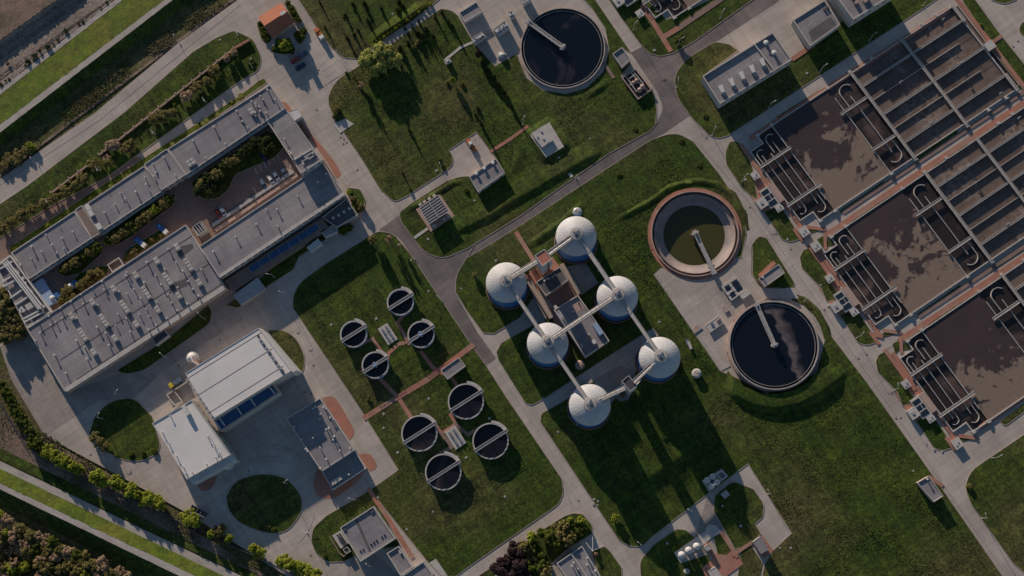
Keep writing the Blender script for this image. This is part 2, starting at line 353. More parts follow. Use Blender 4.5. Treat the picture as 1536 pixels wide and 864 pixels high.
patch('brick_forecourt', [(536, 682), (556, 679, 10), (567, 700, 10), (556, 708, 8), (549, 702)], 'brick', .05)
patch('brick_forecourt', [(475, 705), (469, 722, 8), (474, 745, 10), (500, 749, 8), (535, 725), (549, 702), (520, 700)], 'brick', .05)
patch('brick_forecourt', [(295, 722), (300, 738, 8), (318, 734, 8), (326, 715), (310, 712)], 'brick', .05)
patch('brick_walkway', [(416, 150), (430, 155), (500, 240), (513, 262, 6), (505, 268), (492, 245), (440, 175)], 'brick', .04)
# slab joints in the middle of the wide roads
for q in [[(0, 278), (150, 180), (360, 8)], [(1048, 215), (1120, 300), (1300, 560), (1420, 735), (1505, 856)], [(480, 110), (530, 200), (585, 300)], [(845, 720), (858, 760)], [(1212, 356), (1330, 280), (1520, 156)], [(1315, 535), (1536, 388)]]:
    p = [P(x, y) for x, y in q]; mb = MB()
    for a, b in zip(p[:-1], p[1:]): mb.beam((a.x, a.y, .022), (b.x, b.y, .022), .12, .02)
    struct('road_joint', mb, M['roof_dark'])
# ---- lawns
lawn([(449, -20), (449, 0), (477, 44), (496, 70, 8), (514, 86, 8), (538, 88, 6), (568, 62), (615, 34), (662, -4), (670, -20)])
# upper middle lawn with the branch road and its small yard left out
lawn([(536, 101), (504, 121, 14), (490, 150, 14), (504, 181), (544, 240), (571, 285), (592, 303, 8), (610, 294), (664, 259), (679, 247, 8), (679, 235, 6), (673, 225), (714.6, 198), (744, 237), (757, 258), (717, 288), (704, 265), (692, 265, 6), (670, 272), (615, 307), (599, 320, 4), (602, 332), (622, 360), (638, 379, 12), (664, 388, 12), (700, 373), (780, 324), (827, 290), (911, 231.5), (975, 196), (986, 183), (982, 186), (985.5, 164, 10), (978, 132.5), (956, 151), (931, 114), (945, 96), (933, 71), (946, 79), (892.5, 0), (884, -12), (872, -5), (888, 12), (908, 42), (914, 75), (905, 108), (880, 132), (850, 141), (815, 136), (788, 116), (775, 81), (742, 100), (710, 64), (683, 18, 10), (662, 13, 6), (600, 57), (568, 82)])
lawn([(914, 0), (930, 24), (963, 69), (975, 80), (991, 84), (1008, 80), (1038, 64), (1132, -3), (1110, -20), (1000, 30), (950, -20), (900, -20)])
lawn([(1028, 90, 14), (1011, 115, 14), (1016, 146, 10), (1035, 173), (1062, 201), (1076, 208, 8), (1092, 203), (1160, 159), (1391, 8), (1430, -20), (1330, -20), (1215, 70), (1188, 86), (1080, 155), (1054, 114), (1106, 76), (1095, 67, 6), (1072, 63, 8)])
lawn([(1095, 213), (1105, 212, 4), (1115, 222), (1128, 250), (1136, 300), (1114, 283), (1090, 247), (1088, 228, 8)])
lawn([(1139, 354, 6), (1150, 358), (1191, 424), (1190, 431, 5), (1170, 432), (1140, 431, 8), (1128, 412), (1128, 366, 8)])
lawn([(684, 864), (662, 864), (640, 840), (556, 735), (598, 705), (548, 624), (440, 462), (440, 445, 8), (450, 424, 12), (487, 397), (554, 355), (568, 347, 6), (590, 351, 8), (615, 381), (705, 515), (729, 549), (760, 597.5), (842, 718), (845, 738, 8), (838, 756, 8), (760, 810), (700, 852)])
lawn([(556, 735), (490, 774), (470, 792, 8), (467, 812, 8), (474, 829, 6), (492, 843, 8), (515, 842), (545, 828), (600, 818)])
lawn([(684, 414, 16), (716, 360), (700, 388), (740, 364), (800, 326), (850, 293), (975, 211), (1000, 202, 8), (1018, 201, 8), (1040, 213), (1079, 262), (1112, 312), (1119, 350), (1112, 385), (991, 402), (980, 412), (1080, 557), (1100, 565), (1150, 590), (1225, 560), (1240, 500), (1215, 455), (1205, 450), (1300, 574), (1404, 721), (1503, 864), (1540, 960), (1126, 960), (1147, 847), (1160, 826), (1188, 800), (1122, 695), (1057, 744), (980, 803), (962, 820, 8), (941, 818, 8), (928, 809), (811, 633), (812, 621, 4), (847, 601), (890, 572), (917, 605), (951, 562), (988, 502), (979, 492), (910, 536), (820, 595), (797, 608, 6), (788, 604), (748, 540), (745, 528), (752, 515), (817, 478), (800, 446), (780, 476), (741, 500), (725, 499), (700, 465), (684, 438)])
lawn([(1072, 744, 6), (1099, 722, 8), (1130, 734), (1146, 757, 14), (1144, 775), (1132, 786), (1141, 801), (1128, 812), (1110, 822), (1102, 822), (1071, 766)])
lawn([(1015, 794), (1028, 795, 5), (1042, 807), (1011, 829), (1022, 845), (1061, 832), (1066, 842), (1060, 870), (962, 870), (960, 842, 8), (980, 818)])
lawn([(1071, 806), (1082, 800), (1098, 822), (1092, 835), (1078, 838)], kerb=False)
lawn([(1112, 824), (1126, 818), (1144, 845), (1125, 950), (1105, 880)], kerb=False)
lawn([(888, 828), (907, 819, 6), (917, 830), (932, 852), (933, 880), (905, 880)])
lawn([(806, 800), (846, 775), (860, 770, 4), (874, 772), (888, 788, 5), (888, 800), (850, 824), (830, 842), (800, 880), (745, 880), (770, 840)])
lawn([(718, 864), (736, 852), (744, 866), (720, 880)])
for dx, dy, sc in ((0, 0, 1), (114.2, 155, 1), (228, 313, 1)):       # lawns beside the basins
    lawn([(1146+dx, 318+dy), (1170+dx, 308+dy), (1197+dx, 350+dy), (1200+dx, 358+dy), (1186+dx, 363+dy, 5), (1173+dx, 359+dy, 5)])
    lawn([(1204+dx, 348+dy), (1221+dx, 341+dy), (1236+dx, 344+dy), (1210+dx, 351+dy)], kerb=False)
for dx, dy in ((0, 0), (114, 156)):
    lawn([(1205+dx, 376+dy), (1213+dx, 372+dy), (1220+dx, 377+dy), (1242+dx, 412+dy), (1246+dx, 426+dy), (1262+dx, 448+dy), (1240+dx, 452+dy), (1232+dx, 432+dy), (1203+dx, 402+dy), (1200+dx, 386+dy)])
    lawn([(1225+dx, 360+dy), (1236+dx, 353+dy), (1236+dx, 368+dy), (1229+dx, 375+dy)], kerb=False)
    lawn([(1238+dx, 370+dy), (1245+dx, 352+dy), (1252+dx, 368+dy)], kerb=False)
    for a, b in (((1277, 330), (1341, 290)),):
        lawn([(a[0]+dx, a[1]+dy), (b[0]+dx, b[1]+dy), (b[0]+3+dx, b[1]+4.5+dy), (a[0]+3+dx, a[1]+4.5+dy)], kerb=False)
for pts in ([(1277, 109), (1335, 70), (1338, 74), (1280, 113)], [(1360, 52), (1392, 32), (1394, 36), (1363, 56)], [(1165, 175), (1228, 136), (1231, 140), (1168, 180)], [(1375, 235), (1435, 195), (1437, 199), (1377, 240)], [(1400, 248), (1450, 214), (1452, 218), (1402, 252)], [(1260, 316), (1325, 272), (1327, 276), (1262, 320)], [(1376, 471), (1440, 427), (1442, 431), (1378, 475)], [(1484, 405), (1536, 370), (1538, 374), (1486, 409)]):
    lawn(pts, kerb=False, z=.08)
lawn([(1437, 3), (1440, 4), (1532, 124), (1536, 133), (1530, 134), (1520, 118)], kerb=False)
lawn([(1438, -8), (1461, -2), (1500, 52), (1485, 63)]); lawn([(1489, 67), (1505, 58), (1545, 108), (1545, 150)])
lawn([(1486, -12), (1488, 0), (1505, 6, 6), (1523, 0), (1526, -12)]); lawn([(1550, 25), (1532, 35, 6), (1528, 46, 5), (1535, 54, 5), (1550, 58)])
lawn([(1560, 636), (1457, 706, 12), (1447, 731, 12), (1458, 758), (1520, 845, 6), (1536, 858), (1560, 870)])
lawn([(1500, 632), (1536, 606), (1560, 592), (1560, 600), (1507, 639, 5)])
# left part of the plant
lawn([(-60, 345), (-20, 320), (40, 280), (188, 168), (290, 78), (325, 57, 8), (352, 46, 6), (380, 60, 8), (392, 87, 8), (388, 105, 8), (356, 124), (235, 211), (161, 265), (80, 307), (0, 357), (-60, 398)])
lawn([(135, 650), (142, 625, 10), (165, 602, 14), (200, 596, 14), (228, 625), (240, 668, 4), (236, 680), (212, 692, 12), (185, 690, 12), (150, 672, 8)])
lawn([(340, 745), (352, 722, 14), (390, 710, 18), (430, 716, 18), (453, 745, 14), (452, 770, 12), (430, 798, 14), (400, 800, 12), (360, 785, 14), (343, 765, 8)])
lawn([(402, 496), (425, 495, 10), (445, 508, 12), (457, 535, 12), (455, 556, 6), (448, 562, 5), (440, 556)])
lawn([(175, 556, 6), (250, 510), (312, 458), (318, 468, 8), (315, 485, 8), (215, 556, 10), (190, 561, 8)])
lawn([(378, 430), (340, 458), (358, 462, 4), (370, 450), (440, 404), (448, 385), (520, 338), (517, 330), (440, 372)])
lawn([(517, 330), (545, 316, 6), (548, 300), (540, 284, 5), (520, 282, 4), (530, 300)])
lawn([(286, 275, 6), (300, 262), (400, 196), (416, 200, 5), (425, 222), (412, 236, 5), (352, 262, 6), (343, 284, 6), (325, 299, 8), (300, 297, 8)])
lawn([(155, 362), (165, 346), (215, 312), (262, 290), (262, 306, 6), (200, 352, 8), (176, 368, 8)])
lawn([(85, 408), (95, 392), (150, 362), (155, 378, 6), (120, 410, 6), (96, 415, 6)])
lawn([(86, 448), (120, 410), (152, 398), (163, 400), (160, 412), (90, 460)])
lawn([(185, 390, 4), (190, 375, 6), (240, 345, 5), (252, 346), (250, 354), (187, 394)])
lawn([(335, 352), (430, 283), (433, 287), (337, 358)])
lawn([(386, 38), (390, 31), (404, 52), (408, 58), (402, 66, 4), (392, 58)]); lawn([(430, 2), (442, 10), (452, 30), (448, 35), (436, 22)])
lawn([(405, 74, 5), (420, 60), (434, 57), (444, 76, 5), (432, 82, 8), (415, 80, 8)]); lawn([(440, 50), (458, 41, 5), (460, 52, 6), (450, 68, 4), (442, 58, 4)])
lawn([(360, 144), (388, 122), (396, 118), (400, 124), (216, 248), (112, 316), (17, 378), (14, 372), (120, 300)], 'grass_bright')
# ---- paths lying on lawns
PZ = 0.0
def path(pts, w_, mat='brick', z=.17, name='footpath'):
    global PZ
    mb = MB(); p = [P(x, y) for x, y in pts]
    for i, (a, b) in enumerate(zip(p[:-1], p[1:])):
        PZ += .002; d = (b-a).normalized()*w_*.4; q = z+PZ
        mb.beam(((a-d).x, (a-d).y, q), ((b+d).x, (b+d).y, q), w_, .12)
    return struct(name, mb, M[mat])
path([(548, 626), (597, 596), (640, 570), (708, 519)], 2.4)
path([(570, 568), (597, 596), (618, 628)], 1.8); path([(560, 510), (580, 540), (583, 530), (598, 516), (612, 513)], 1.6); path([(632, 528), (650, 552), (668, 562)], 1.7)
path([(612, 466), (596, 484), (614, 516)], 1.6); path([(560, 508), (540, 516)], 1.6); path([(684, 576), (668, 552)], 1.6); path([(655, 640), (662, 650), (684, 636), (676, 622)], 1.6)
path([(684, 636), (702, 652), (722, 640)], 1.6, 'court'); path([(662, 650), (678, 670), (655, 684)], 1.6, 'court')
path([(554, 735), (585, 782), (618, 835)], 1.9); path([(775, 350), (800, 390)], 1.9)
path([(737, 227), (765, 209), (791, 190)], 1.5); path([(831, 226), (857, 264)], 1.5, 'conc_light', .2); path([(623, 356), (640, 344)], 1.3, 'conc_light')
path([(668, 90), (690, 72), (708, 64)], 1.2, 'conc_light'); path([(907, 96), (920, 116)], 1.4, 'court')
path([(1395, 716), (1412, 728)], 1.6); path([(1141, 413), (1160, 395)], 2.0)
path([(964, 10), (985, 42), (1005, 75)], 2.3); path([(1000, 53), (1018, 42), (1150, -48)], 2.6, 'court'); path([(1000, 53), (1016, 43)], 2.2)
for dx, dy in ((0, 0), (114.2, 155), (228, 313)):
    path([(1112+dx, 218+dy), (1128+dx, 242+dy), (1148+dx, 268+dy), (1178+dx, 308+dy), (1206+dx, 348+dy)], 1.8)
    patch('brick_forecourt', [(1114+dx, 278+dy), (1130+dx, 266+dy), (1142+dx, 260+dy), (1177+dx, 307+dy), (1166+dx, 310+dy), (1149+dx, 325+dy)], 'brick', .10)
    path([(1212+dx, 341+dy), (1236+dx, 344+dy)], 1.6); path([(1208+dx, 350+dy), (1192+dx, 345+dy), (1203+dx, 360+dy)], 1.6)
for dx, dy in ((0, 0), (114, 156)):
    path([(1214+dx, 370+dy), (1256+dx, 428+dy)], 1.8); path([(1237+dx, 352+dy), (1238+dx, 372+dy)], 1.4)
# brick bands flanking the roads between the basins
def band(a, b, w_, mat='brick', z=.05): path([a, b], w_, mat, z, 'brick_band')
band((1128, 206), (1422, 16), 2.4); band((1240, 352), (1560, 138), 2.4); band((1350, 510), (1560, 369), 2.4); band((1266, 318), (1540, 135), 1.9, 'court', .04); band((1380, 474), (1560, 354), 1.9, 'court', .04); band((1472, 640), (1560, 580), 2.2)  # the two court bands are brick; basin-wall shade put into their browner colour
band((1432, -6), (1562, 164), 1.9); band((1487, 65), (1501, 55), 1.5, z=.18)
band((1190, 88), (1218, 69), 2.2, z=.16)
# ---- paving around the digesters and clarifiers
patch('apron', [(980.5, 412), (1000, 395), (1040, 420), (1110, 395), (1122, 350), (1129, 366), (1129, 412), (1141, 431), (1190, 432), (1206, 448), (1150, 448), (1100, 480), (1090, 530), (1096, 549), (1080.5, 557)], 'concrete', .15)
patch('apron', [(850, 400), (879, 395), (898, 425), (871, 443)], 'paving', .16)
patch('apron', [(780, 476), (800, 446), (790, 428), (803, 420), (832, 462), (817, 480), (825, 505)], 'paving', .155)
patch('apron', [(787, 412), (829, 385), (838, 398), (842, 420), (812, 440), (800, 430)], 'brick', .165)
patch('apron', [(819, 440), (852, 420), (870, 443), (833, 466)], 'court', .17)
patch('apron', [(822, 462), (833, 464), (850, 492), (838, 498)], 'brick', .172)
patch('apron', [(890, 570), (911, 588), (930, 602), (942, 600), (955, 577), (951, 555), (930, 548)], 'paving', .15)
patch('apron', [(1062, 742), (1072, 752), (1088, 772), (1082, 796), (1042, 806)], 'paving', .02)
patch('brick_forecourt', [(1054, 816), (1062, 812), (1071, 830), (1090, 833), (1100, 822), (1115, 846), (1090, 864), (1060, 870), (1052, 852), (1070, 838)], 'brick', .17)
path([(1083, 800), (1105, 834)], 1.6); path([(1127, 814), (1112, 824), (1100, 832)], 1.5); patch('brick_forecourt', [(1126, 814), (1143, 803), (1160, 826), (1146, 838)], 'brick', .19)
patch('yard_paving', [(641, 846), (654, 838), (671, 863), (675, 880), (650, 880)], 'conc_light', .15)
patch('yard_paving', [(526, 834), (541, 842), (560, 830), (600, 864), (520, 864)], 'paving', .02)
patch('yard_paving', [(854, 822), (888, 799), (907, 819), (888, 830), (880, 836)], 'conc_light', .02)
patch('pad', [(1011, 829), (1057, 797), (1062, 786, 2), (1074, 788), (1083, 798), (1068, 806), (1021, 845)], 'conc_light', .20)
patch('pad', [(500, 186), (518, 178), (531, 186), (510, 200)], 'conc_light', .2)
# ---- painted lines
def lines(segs, w_=.26, z=.035):
    mb = MB()
    for a, b in segs:
        a = P(*a); b = P(*b); mb.beam((a.x, a.y, z), (b.x, b.y, z), w_, .02)
    struct('painted_lines', mb, M['line'])
lines([((352+i*7.0, 318-i*4.75-6), (357+i*7.0, 326-i*4.75-6)) for i in range(13)]+[((382+i*6.6, 242-i*4.5+10), (386+i*6.6, 251-i*4.5+10)) for i in range(6)])
lines([((372, 236), (380, 248)), ((428, 252), (444, 264)), ((433, 265), (436, 246))])
lines([((470+i*6.5+6, 118-i*4.2+18), (488+i*6.5+6, 106-i*4.2+18)) for i in range(0, 6)]+[((476+6*k, 100+7.5*k), (490+6*k, 91+7.5*k)) for k in range(4)], .15)
lines([((500, 86), (512, 104)), ((508, 84), (528, 112)), ((517, 88), (534, 108)), ((470, 52), (480, 68)), ((476, 66), (484, 60))], .15)
lines([((681+i*6.2, 219-i*3.9), (687+i*6.2, 233-i*3.9)) for i in range(6)], .15)
lines([((573, 288), (581, 297)), ((571, 291), (584, 299)), ((512, 263), (522, 277)), ((524, 265), (511, 276)), ((488, 168), (493, 174)), ((488, 178), (492, 166))], .2)
# ---- dikes, river bank
def strip(name, e1, z1, e2, z2, mat, n=90, jag=0.0):
    """a surface between two pixel lines that lie at heights z1 and z2"""
    a0, a1 = P(*e1[0], z1), P(*e1[1], z1); b0, b1 = P(*e2[0], z2), P(*e2[1], z2); m = 6; vs = []; fs = []
    for i in range(n+1):
        t = -.35+1.7*i/n; a = a0.lerp(a1, t); b = b0.lerp(b1, t)
        for j in range(m+1):
            q = a.lerp(b, j/m)
            if 0 < j < m: q.z += random.uniform(-1, 1)*jag
            if j in (0, m): q += (b-a).normalized()*random.uniform(-1, 1)*min(jag*1.5, .3)
            vs.append(q)
    for i in range(n):
        for j in range(m): k = i*(m+1)+j; fs.append((k, k+m+1, k+m+2, k+1))
    mb = MB().add(vs, fs, True); return struct(name, mb, M[mat])
strip('dike_slope', ((0, 142), (184, 0)), -.1, ((0, 187), (246, 0)), 2.3, 'grass_bright', jag=.12)
strip('dike_path', ((0, 187), (246, 0)), 2.3, ((0, 198.5), (259, 0)), 2.31, 'gravel', jag=.03)
strip('dike_slope', ((0, 198.5), (259, 0)), 2.3, ((0, 219), (288, 0)), -.3, 'grass', jag=.12)
strip('gravel_path', ((0, 133), (172, 0)), -.02, ((0, 142), (184, 0)), -.02, 'gravel', jag=.05)
strip('river_bed', ((0, -10), (60, -160)), -.2, ((0, 132), (171, 0)), -.12, 'sand', n=120, jag=.18)
strip('bank_slope', ((0, 60), (84, 0)), 1.9, ((0, 68), (97, 0)), -.15, 'sand', jag=.35)
strip('bank_top', ((-40, -80), (0, -110)), 1.9, ((0, 60), (84, 0)), 1.9, 'soil', jag=.2)
strip('soil_verge', ((0, 266), (352, 0)), -.15, ((0, 261), (346, 0)), -.25, 'soil', jag=.03)
for a, b, z in (((0, 84), (118, 0), .06), ((0, 88), (124, 0), .07), ((0, 112), (150, 8), .05), ((0, 118), (158, 4), .06)):
    strip('wheel_rut', (a, b), z-.12, ((a[0], a[1]+1.6), (b[0]+1.6, b[1]+.6)), z-.12, 'soil', jag=.05)
# lower-left dike
strip('dike_path', ((0, 691.5), (362, 864)), -.08, ((0, 703), (335.6, 864)), -.08, 'gravel', jag=.04)
strip('dike_slope', ((0, 703), (335.6, 864)), -.1, ((0, 725), (293, 864)), 3.0, 'grass_bright', jag=.12)
strip('dike_path', ((0, 725), (293, 864)), 3.0, ((0, 734), (269, 864)), 3.01, 'gravel', jag=.03)
strip('dike_slope', ((0, 734), (269, 864)), 3.0, ((0, 757), (218, 864)), -.4, 'grass', jag=.15)
strip('soil_track', ((0, 612), (410, 870)), -.22, ((0, 672), (345, 842)), -.22, 'soil', jag=.15)
strip('verge', ((0, 672), (380, 860)), -.2, ((0, 690), (366, 864)), -.15, 'grass', jag=.1)
# ---- grassy banks
def berm(pts, h, wl, wr, mat='grass', top=.6, name='grass_bank'):
    """bank along a pixel polyline: wl / wr metres of slope on its left / right"""
    p = [P(x, y) for x, y in pts]; q = []
    for a, b in zip(p[:-1], p[1:]):
        k = max(2, int((b-a).length/2)); q += [a.lerp(b, i/k) for i in range(k)]
    q.append(p[-1]); n = len(q); vs = []; fs = []
    for i, c in enumerate(q):
        d = (q[min(n-1, i+1)]-q[max(0, i-1)]).normalized(); m = Vector((-d.y, d.x, 0)); t = min(1, i/4, (n-1-i)/4); hh = h*(t*t*(3-2*t))
        for o, z in ((wl+top/2, 0), (wl*.5+top/2, .55), (top/2, 1), (-top/2, 1), (-wr*.5-top/2, .55), (-wr-top/2, 0)):
            v = c+m*(o+random.uniform(-.2, .2)); v.z = .10+hh*z+(random.uniform(-.06, .06) if z else 0); vs.append(v)
    for i in range(n-1):
        for j in range(5): k = i*6+j; fs.append((k, k+6, k+7, k+1))
    return struct(name, MB().add(vs, fs, True), M[mat])
berm([(672, 352), (735, 322), (760, 306), (830, 266), (908, 222)], .75, 7, 1.8, top=1.2)
berm([(786, 372), (820, 349), (846, 330), (882, 300)], .6, 1.5, 2.2, top=.8)
berm([(872, 150), (920, 118)], .55, 2.0, 1.6)
berm([(604, 320), (640, 298), (680, 274), (700, 272)], .45, 1.2, 1.6)
berm([(918, 332), (950, 316), (978, 300), (1005, 280), (1040, 271), (1075, 275), (1100, 293), (1116, 322), (1119, 345)], .55, 1.3, 2.2, top=.3)
berm([(1190, 443), (1210, 451), (1228, 468), (1240, 492), (1246, 515)], .45, 1.0, 2.2, top=.3)
berm([(552, 66), (580, 46), (612, 26), (645, 2)], .9, 3.4, 1.5, 'grass_bright')
berm([(765, 268), (775, 250), (778, 225), (770, 212)], .5, 2.2, 3.5)
def terrace(inner, crest, h, run, mat='grass'):
    # a level grassed terrace that ends in a scarp along the crest line
    a = [P(x, y) for x, y in inner]; c = [P(x, y) for x, y in crest]; m = 60
    def samp(q, t):
        k = t*(len(q)-1); i = min(int(k), len(q)-2); return q[i].lerp(q[i+1], k-i)
    vs = []; fs = []; cen = samp(a, .5)
    for i in range(m+1):
        t = i/m; p0 = samp(a, t); p1 = samp(c, t); d = (p1-p0).normalized(); e = min(1, t*7, (1-t)*7); e = e*e*(3-2*e); hh = h*e
        for q, z in ((p0, 1), (p0.lerp(p1, .5), 1), (p1-d*.8, 1), (p1+d*.2, .93), (p1+d*run*.35, .68), (p1+d*run*.75, .2), (p1+d*run*1.1, 0)):
            v = q.copy(); v += d*random.uniform(-.15, .15)*(z < 1); v.z = .11+hh*z; vs.append(v)
    for i in range(m):
        for j in range(6): k = i*7+j; fs.append((k, k+1, k+8, k+7))
    return struct('grass_terrace', MB().add(vs, fs, True), M[mat])
terrace([(1092, 556), (1100, 568), (1115, 580), (1138, 590), (1161, 592), (1190, 586), (1212, 574), (1228, 552), (1234, 530)], [(1084, 574), (1100, 592), (1122, 604), (1145, 611), (1165, 612), (1195, 607), (1225, 593), (1252, 573), (1272, 550)], 1.7, 2.6)
def mound(c, w_, d_, slope, h, mat):
    c = P(*c); ca, sa = cos(ANG), sin(ANG); vs = []; fs = []; n = 48; prof = ((0, 1), (.15, .93), (.4, .66), (.7, .26), (.88, .07), (1, 0))
    for i in range(n):
        t = 2*pi*i/n; u, v = cos(t), sin(t); k = (abs(u)**5+abs(v)**5)**-.2
        for s_, z in prof:
            x, y = u*k*(w_/2+slope*s_), v*k*(d_/2+slope*s_); vs.append((c.x+x*ca-y*sa, c.y+x*sa+y*ca, .1+(h-.1)*z))
    m = len(prof)
    for i in range(n):
        for j in range(m-1): fs.append((i*m+j, i*m+j+1, ((i+1) % n)*m+j+1, ((i+1) % n)*m+j))
    vs.append((c.x, c.y, h)); fs += [(i*m, ((i+1) % n)*m, n*m) for i in range(n)]
    return struct('grass_mound', MB().add(vs, fs, True), M[mat])
mound((821, 211), 10.5, 13.0, 3.6, 1.15, 'grass')
# tyre tracks curling round the second oval lawn
for k, (r, a0, a1) in enumerate(((19.8, 66, 150), (21.3, 62, 138), (25.0, 58, 128), (26.4, 52, 121), (22, 312, 348))):
    c = P(398, 758); struct('tyre_track', MB().ring((c.x, c.y), r, r+.25, .015, .034+k*.002, 40, radians(a0), radians(a1)), M['paving' if k % 2 else 'kerb'])
# the half-empty clarifier is a basin sunk in the ground
def cut_hole(c=None, r=0, poly=None, z1=4):
    if poly: c = (sum(q[0] for q in poly)/len(poly), sum(q[1] for q in poly)/len(poly)); r = max(math.hypot(q[0]-c[0], q[1]-c[1]) for q in poly)
    me = (MB().prism(poly, -8, z1, True) if poly else MB().cyl(c, r, -8, z1, 96)).mesh('hole'); ho = bpy.data.objects.new('hole', me); COL.objects.link(ho); res = []
    for o in [o for o in COL.objects if o.type == 'MESH' and o.name.split('.')[0] in (('ground', 'pavement') if poly else ('ground', 'pavement', 'lawn', 'apron', 'kerb', 'grass_bank'))]:
        bb = [Vector(q) for q in o.bound_box]; x0, x1 = min(q.x for q in bb), max(q.x for q in bb); y0, y1 = min(q.y for q in bb), max(q.y for q in bb)
        if c[0]+r < x0 or c[0]-r > x1 or c[1]+r < y0 or c[1]-r > y1: continue
        md = o.modifiers.new('b', 'BOOLEAN'); md.operation = 'DIFFERENCE'; md.solver = 'EXACT'; md.object = ho; res.append(o)
    dg_ = bpy.context.evaluated_depsgraph_get(); new = [(o, bpy.data.meshes.new_from_object(o.evaluated_get(dg_))) for o in res]
    for o, m_ in new: o.modifiers.clear(); o.data = m_
    bpy.data.objects.remove(ho)
_c = P(1042.5, 350, .8); cut_hole((_c.x, _c.y), 19.4)
# and the aeration basins are sunk a little too
BO = [(1158, 188), (1268.5, 340), (1383, 496), (944.5, -108)]
for q in BO:
    _c = P(*q, .7); _f = lambda u, v: (_c.x+u*cos(ANG)+v*sin(ANG), _c.y+u*sin(ANG)-v*cos(ANG))
    cut_hole(poly=[_f(*k) for k in ((-8.2, 0), (101.5, 0), (101.5, .9), (103.9, .9), (103.9, 47.1), (101.5, 47.1), (101.5, 48), (-8.2, 48), (-8.2, 43.2), (-15.3, 43.2), (-15.3, 4.6), (-8.2, 4.6))])

# ================================================================ BUILDINGS
def local_box(mb, c, size, rz=ANG): return mb.box(c, size, rz)
def _vent():
    m = MB().cyl((0, 0), .22, 0, .95, 8).cyl((0, 0), .42, .95, 1.2, 10, .30); me = m.mesh('roof_vent'); me.materials.append(M['white']); return me
VENT = _vent()
def _unit(n):
    m = MB(); m.box((0, 0, .45), (1.7*n, 2.0, .9))
    me = m.mesh('rooftop_unit'); me.materials.append(M['metal'])
    g = MB()
    for i in range(n):
        for j in (-.45, .45):
            g.cyl(((i-(n-1)/2)*1.7, j), .38, .9, 1.02, 8)
    g.box((0, 0, .88), (1.66*n, 1.96, .1))
    ge = g.mesh('fan_grille'); ge.materials.append(M['conc_light']); return me, ge
UNIT = {2: _unit(2), 3: _unit(3), 4: _unit(4)}
def bldg(name, label, cat, px, h, wallm='wall', roofm='roof', par=.35, pw=.3, trim='wall', base=0.0, facades=(), vents=(), group=None):
    pts = ccw(L(px, h)); c = (sum(p[0] for p in pts)/len(pts), sum(p[1] for p in pts)/len(pts))
    t = thing(name, label, cat, (c[0], c[1], base), 0, group)
    MB().prism(pts, base, h-par).build('wall', M[wallm], t)
    MB().sheet(offset(pts, -pw-.01), h-par+.03).build('roof', M[roofm], t)
    MB().frame(offset(pts, .06), offset(pts, -pw), h-par-.12, h).build('parapet', M[trim], t)
    # facades: (pixel a, pixel b, n, window w, window h, z of its sill); a->b runs along a roof edge
    for (a, b, n, ww, wh, z) in facades:
        A, B = P(*a, h), P(*b, h); A.z = B.z = 0; d = (B-A).normalized(); nn = Vector((d.y, -d.x, 0))
        if nn.dot((A+B)/2-Vector((c[0], c[1], 0))) < 0: nn = -nn
        for i in range(n):
            q = A.lerp(B, (i+.5)/n)+nn*.02
            f = MB().box((q.x, q.y, z+wh/2), (ww+.2, .12, wh+.2), atan2(d.y, d.x)).build('window', M['white'], t)
            q2 = q+nn*.05
            g = MB().box((q2.x, q2.y, z+wh/2), (ww, .06, wh), atan2(d.y, d.x)); me = g.mesh('pane', t.location); me.materials.append(M['glass'])
            o = bpy.data.objects.new('pane', me); COL.objects.link(o); o.parent = f
    for x, y in vents: child(VENT, 'roof_vent', t, P(x, y, h-par+.03), random.random(), random.uniform(.85, 1.25))
    return t
def units(t, lst, h, n, rz):
    for x, y in lst:
        o = child(UNIT[n][0], 'rooftop_unit', t, P(x, y, h), rz); g = bpy.data.objects.new('fan_grille', UNIT[n][1]); COL.objects.link(g); g.parent = o
def c1(l, ox=0, oy=280): return [(x/2.98+ox, y/2.98+oy) for x, y in l]
VD = ANG-pi/2
# -- office range, upper left
g_off = 'stepped blocks of the long office range'
def canopy(t, a, b, z, w_, name='canopy', m='white'):
    A, B = P(*a, z), P(*b, z); mb = MB().beam(A, B, w_, .25); return mb.build(name, M[m], t)
o1 = bldg('office_block', 'grey flat-roofed office block at the lower left end of the long range', 'office block', [(17, 379), (111, 317), (137.6, 357), (43.6, 418)], 3.5, facades=[((43.6, 418), (137.6, 357), 10, 2.2, .8, .4), ((43.6, 418), (137.6, 357), 10, 2.2, .8, 2.0)], vents=c1([(208, 217), (328, 203), (280, 232), (235, 263), (188, 292), (257, 297), (142, 322), (287, 278), (95, 352), (145, 270)]))
canopy(o1, (46, 420), (140, 359), 1.7, 1.8)
o2 = bldg('office_link', 'brown-roofed lower link between the two left office blocks', 'building link', [(112.4, 315), (122.5, 308), (150, 350), (137, 357)], 2.9, 'wall', 'roof_brown', .2)
o3 = bldg('office_block', 'grey office block with three white roof boxes, beside the brown link', 'office block', [(126, 308.5), (216, 249), (242, 287), (149, 349)], 3.8, facades=[((149, 349), (242, 287), 10, 2.2, .8, .4), ((149, 349), (242, 287), 10, 2.2, .8, 2.3)], vents=c1([(540, 30), (563, 55), (515, 80), (470, 118), (610, 25), (650, -40), (700, -60)]))
canopy(o3, (152, 351), (244, 289), 1.8, 1.8)
for x, y in ((133, 312), (137, 320), (149, 340)):
    p = P(x, y, 3.8); MB().box((p.x, p.y, 4.0), (3.0, 2.0, 1.1), VD).build('roof_box', M['white'], o3)
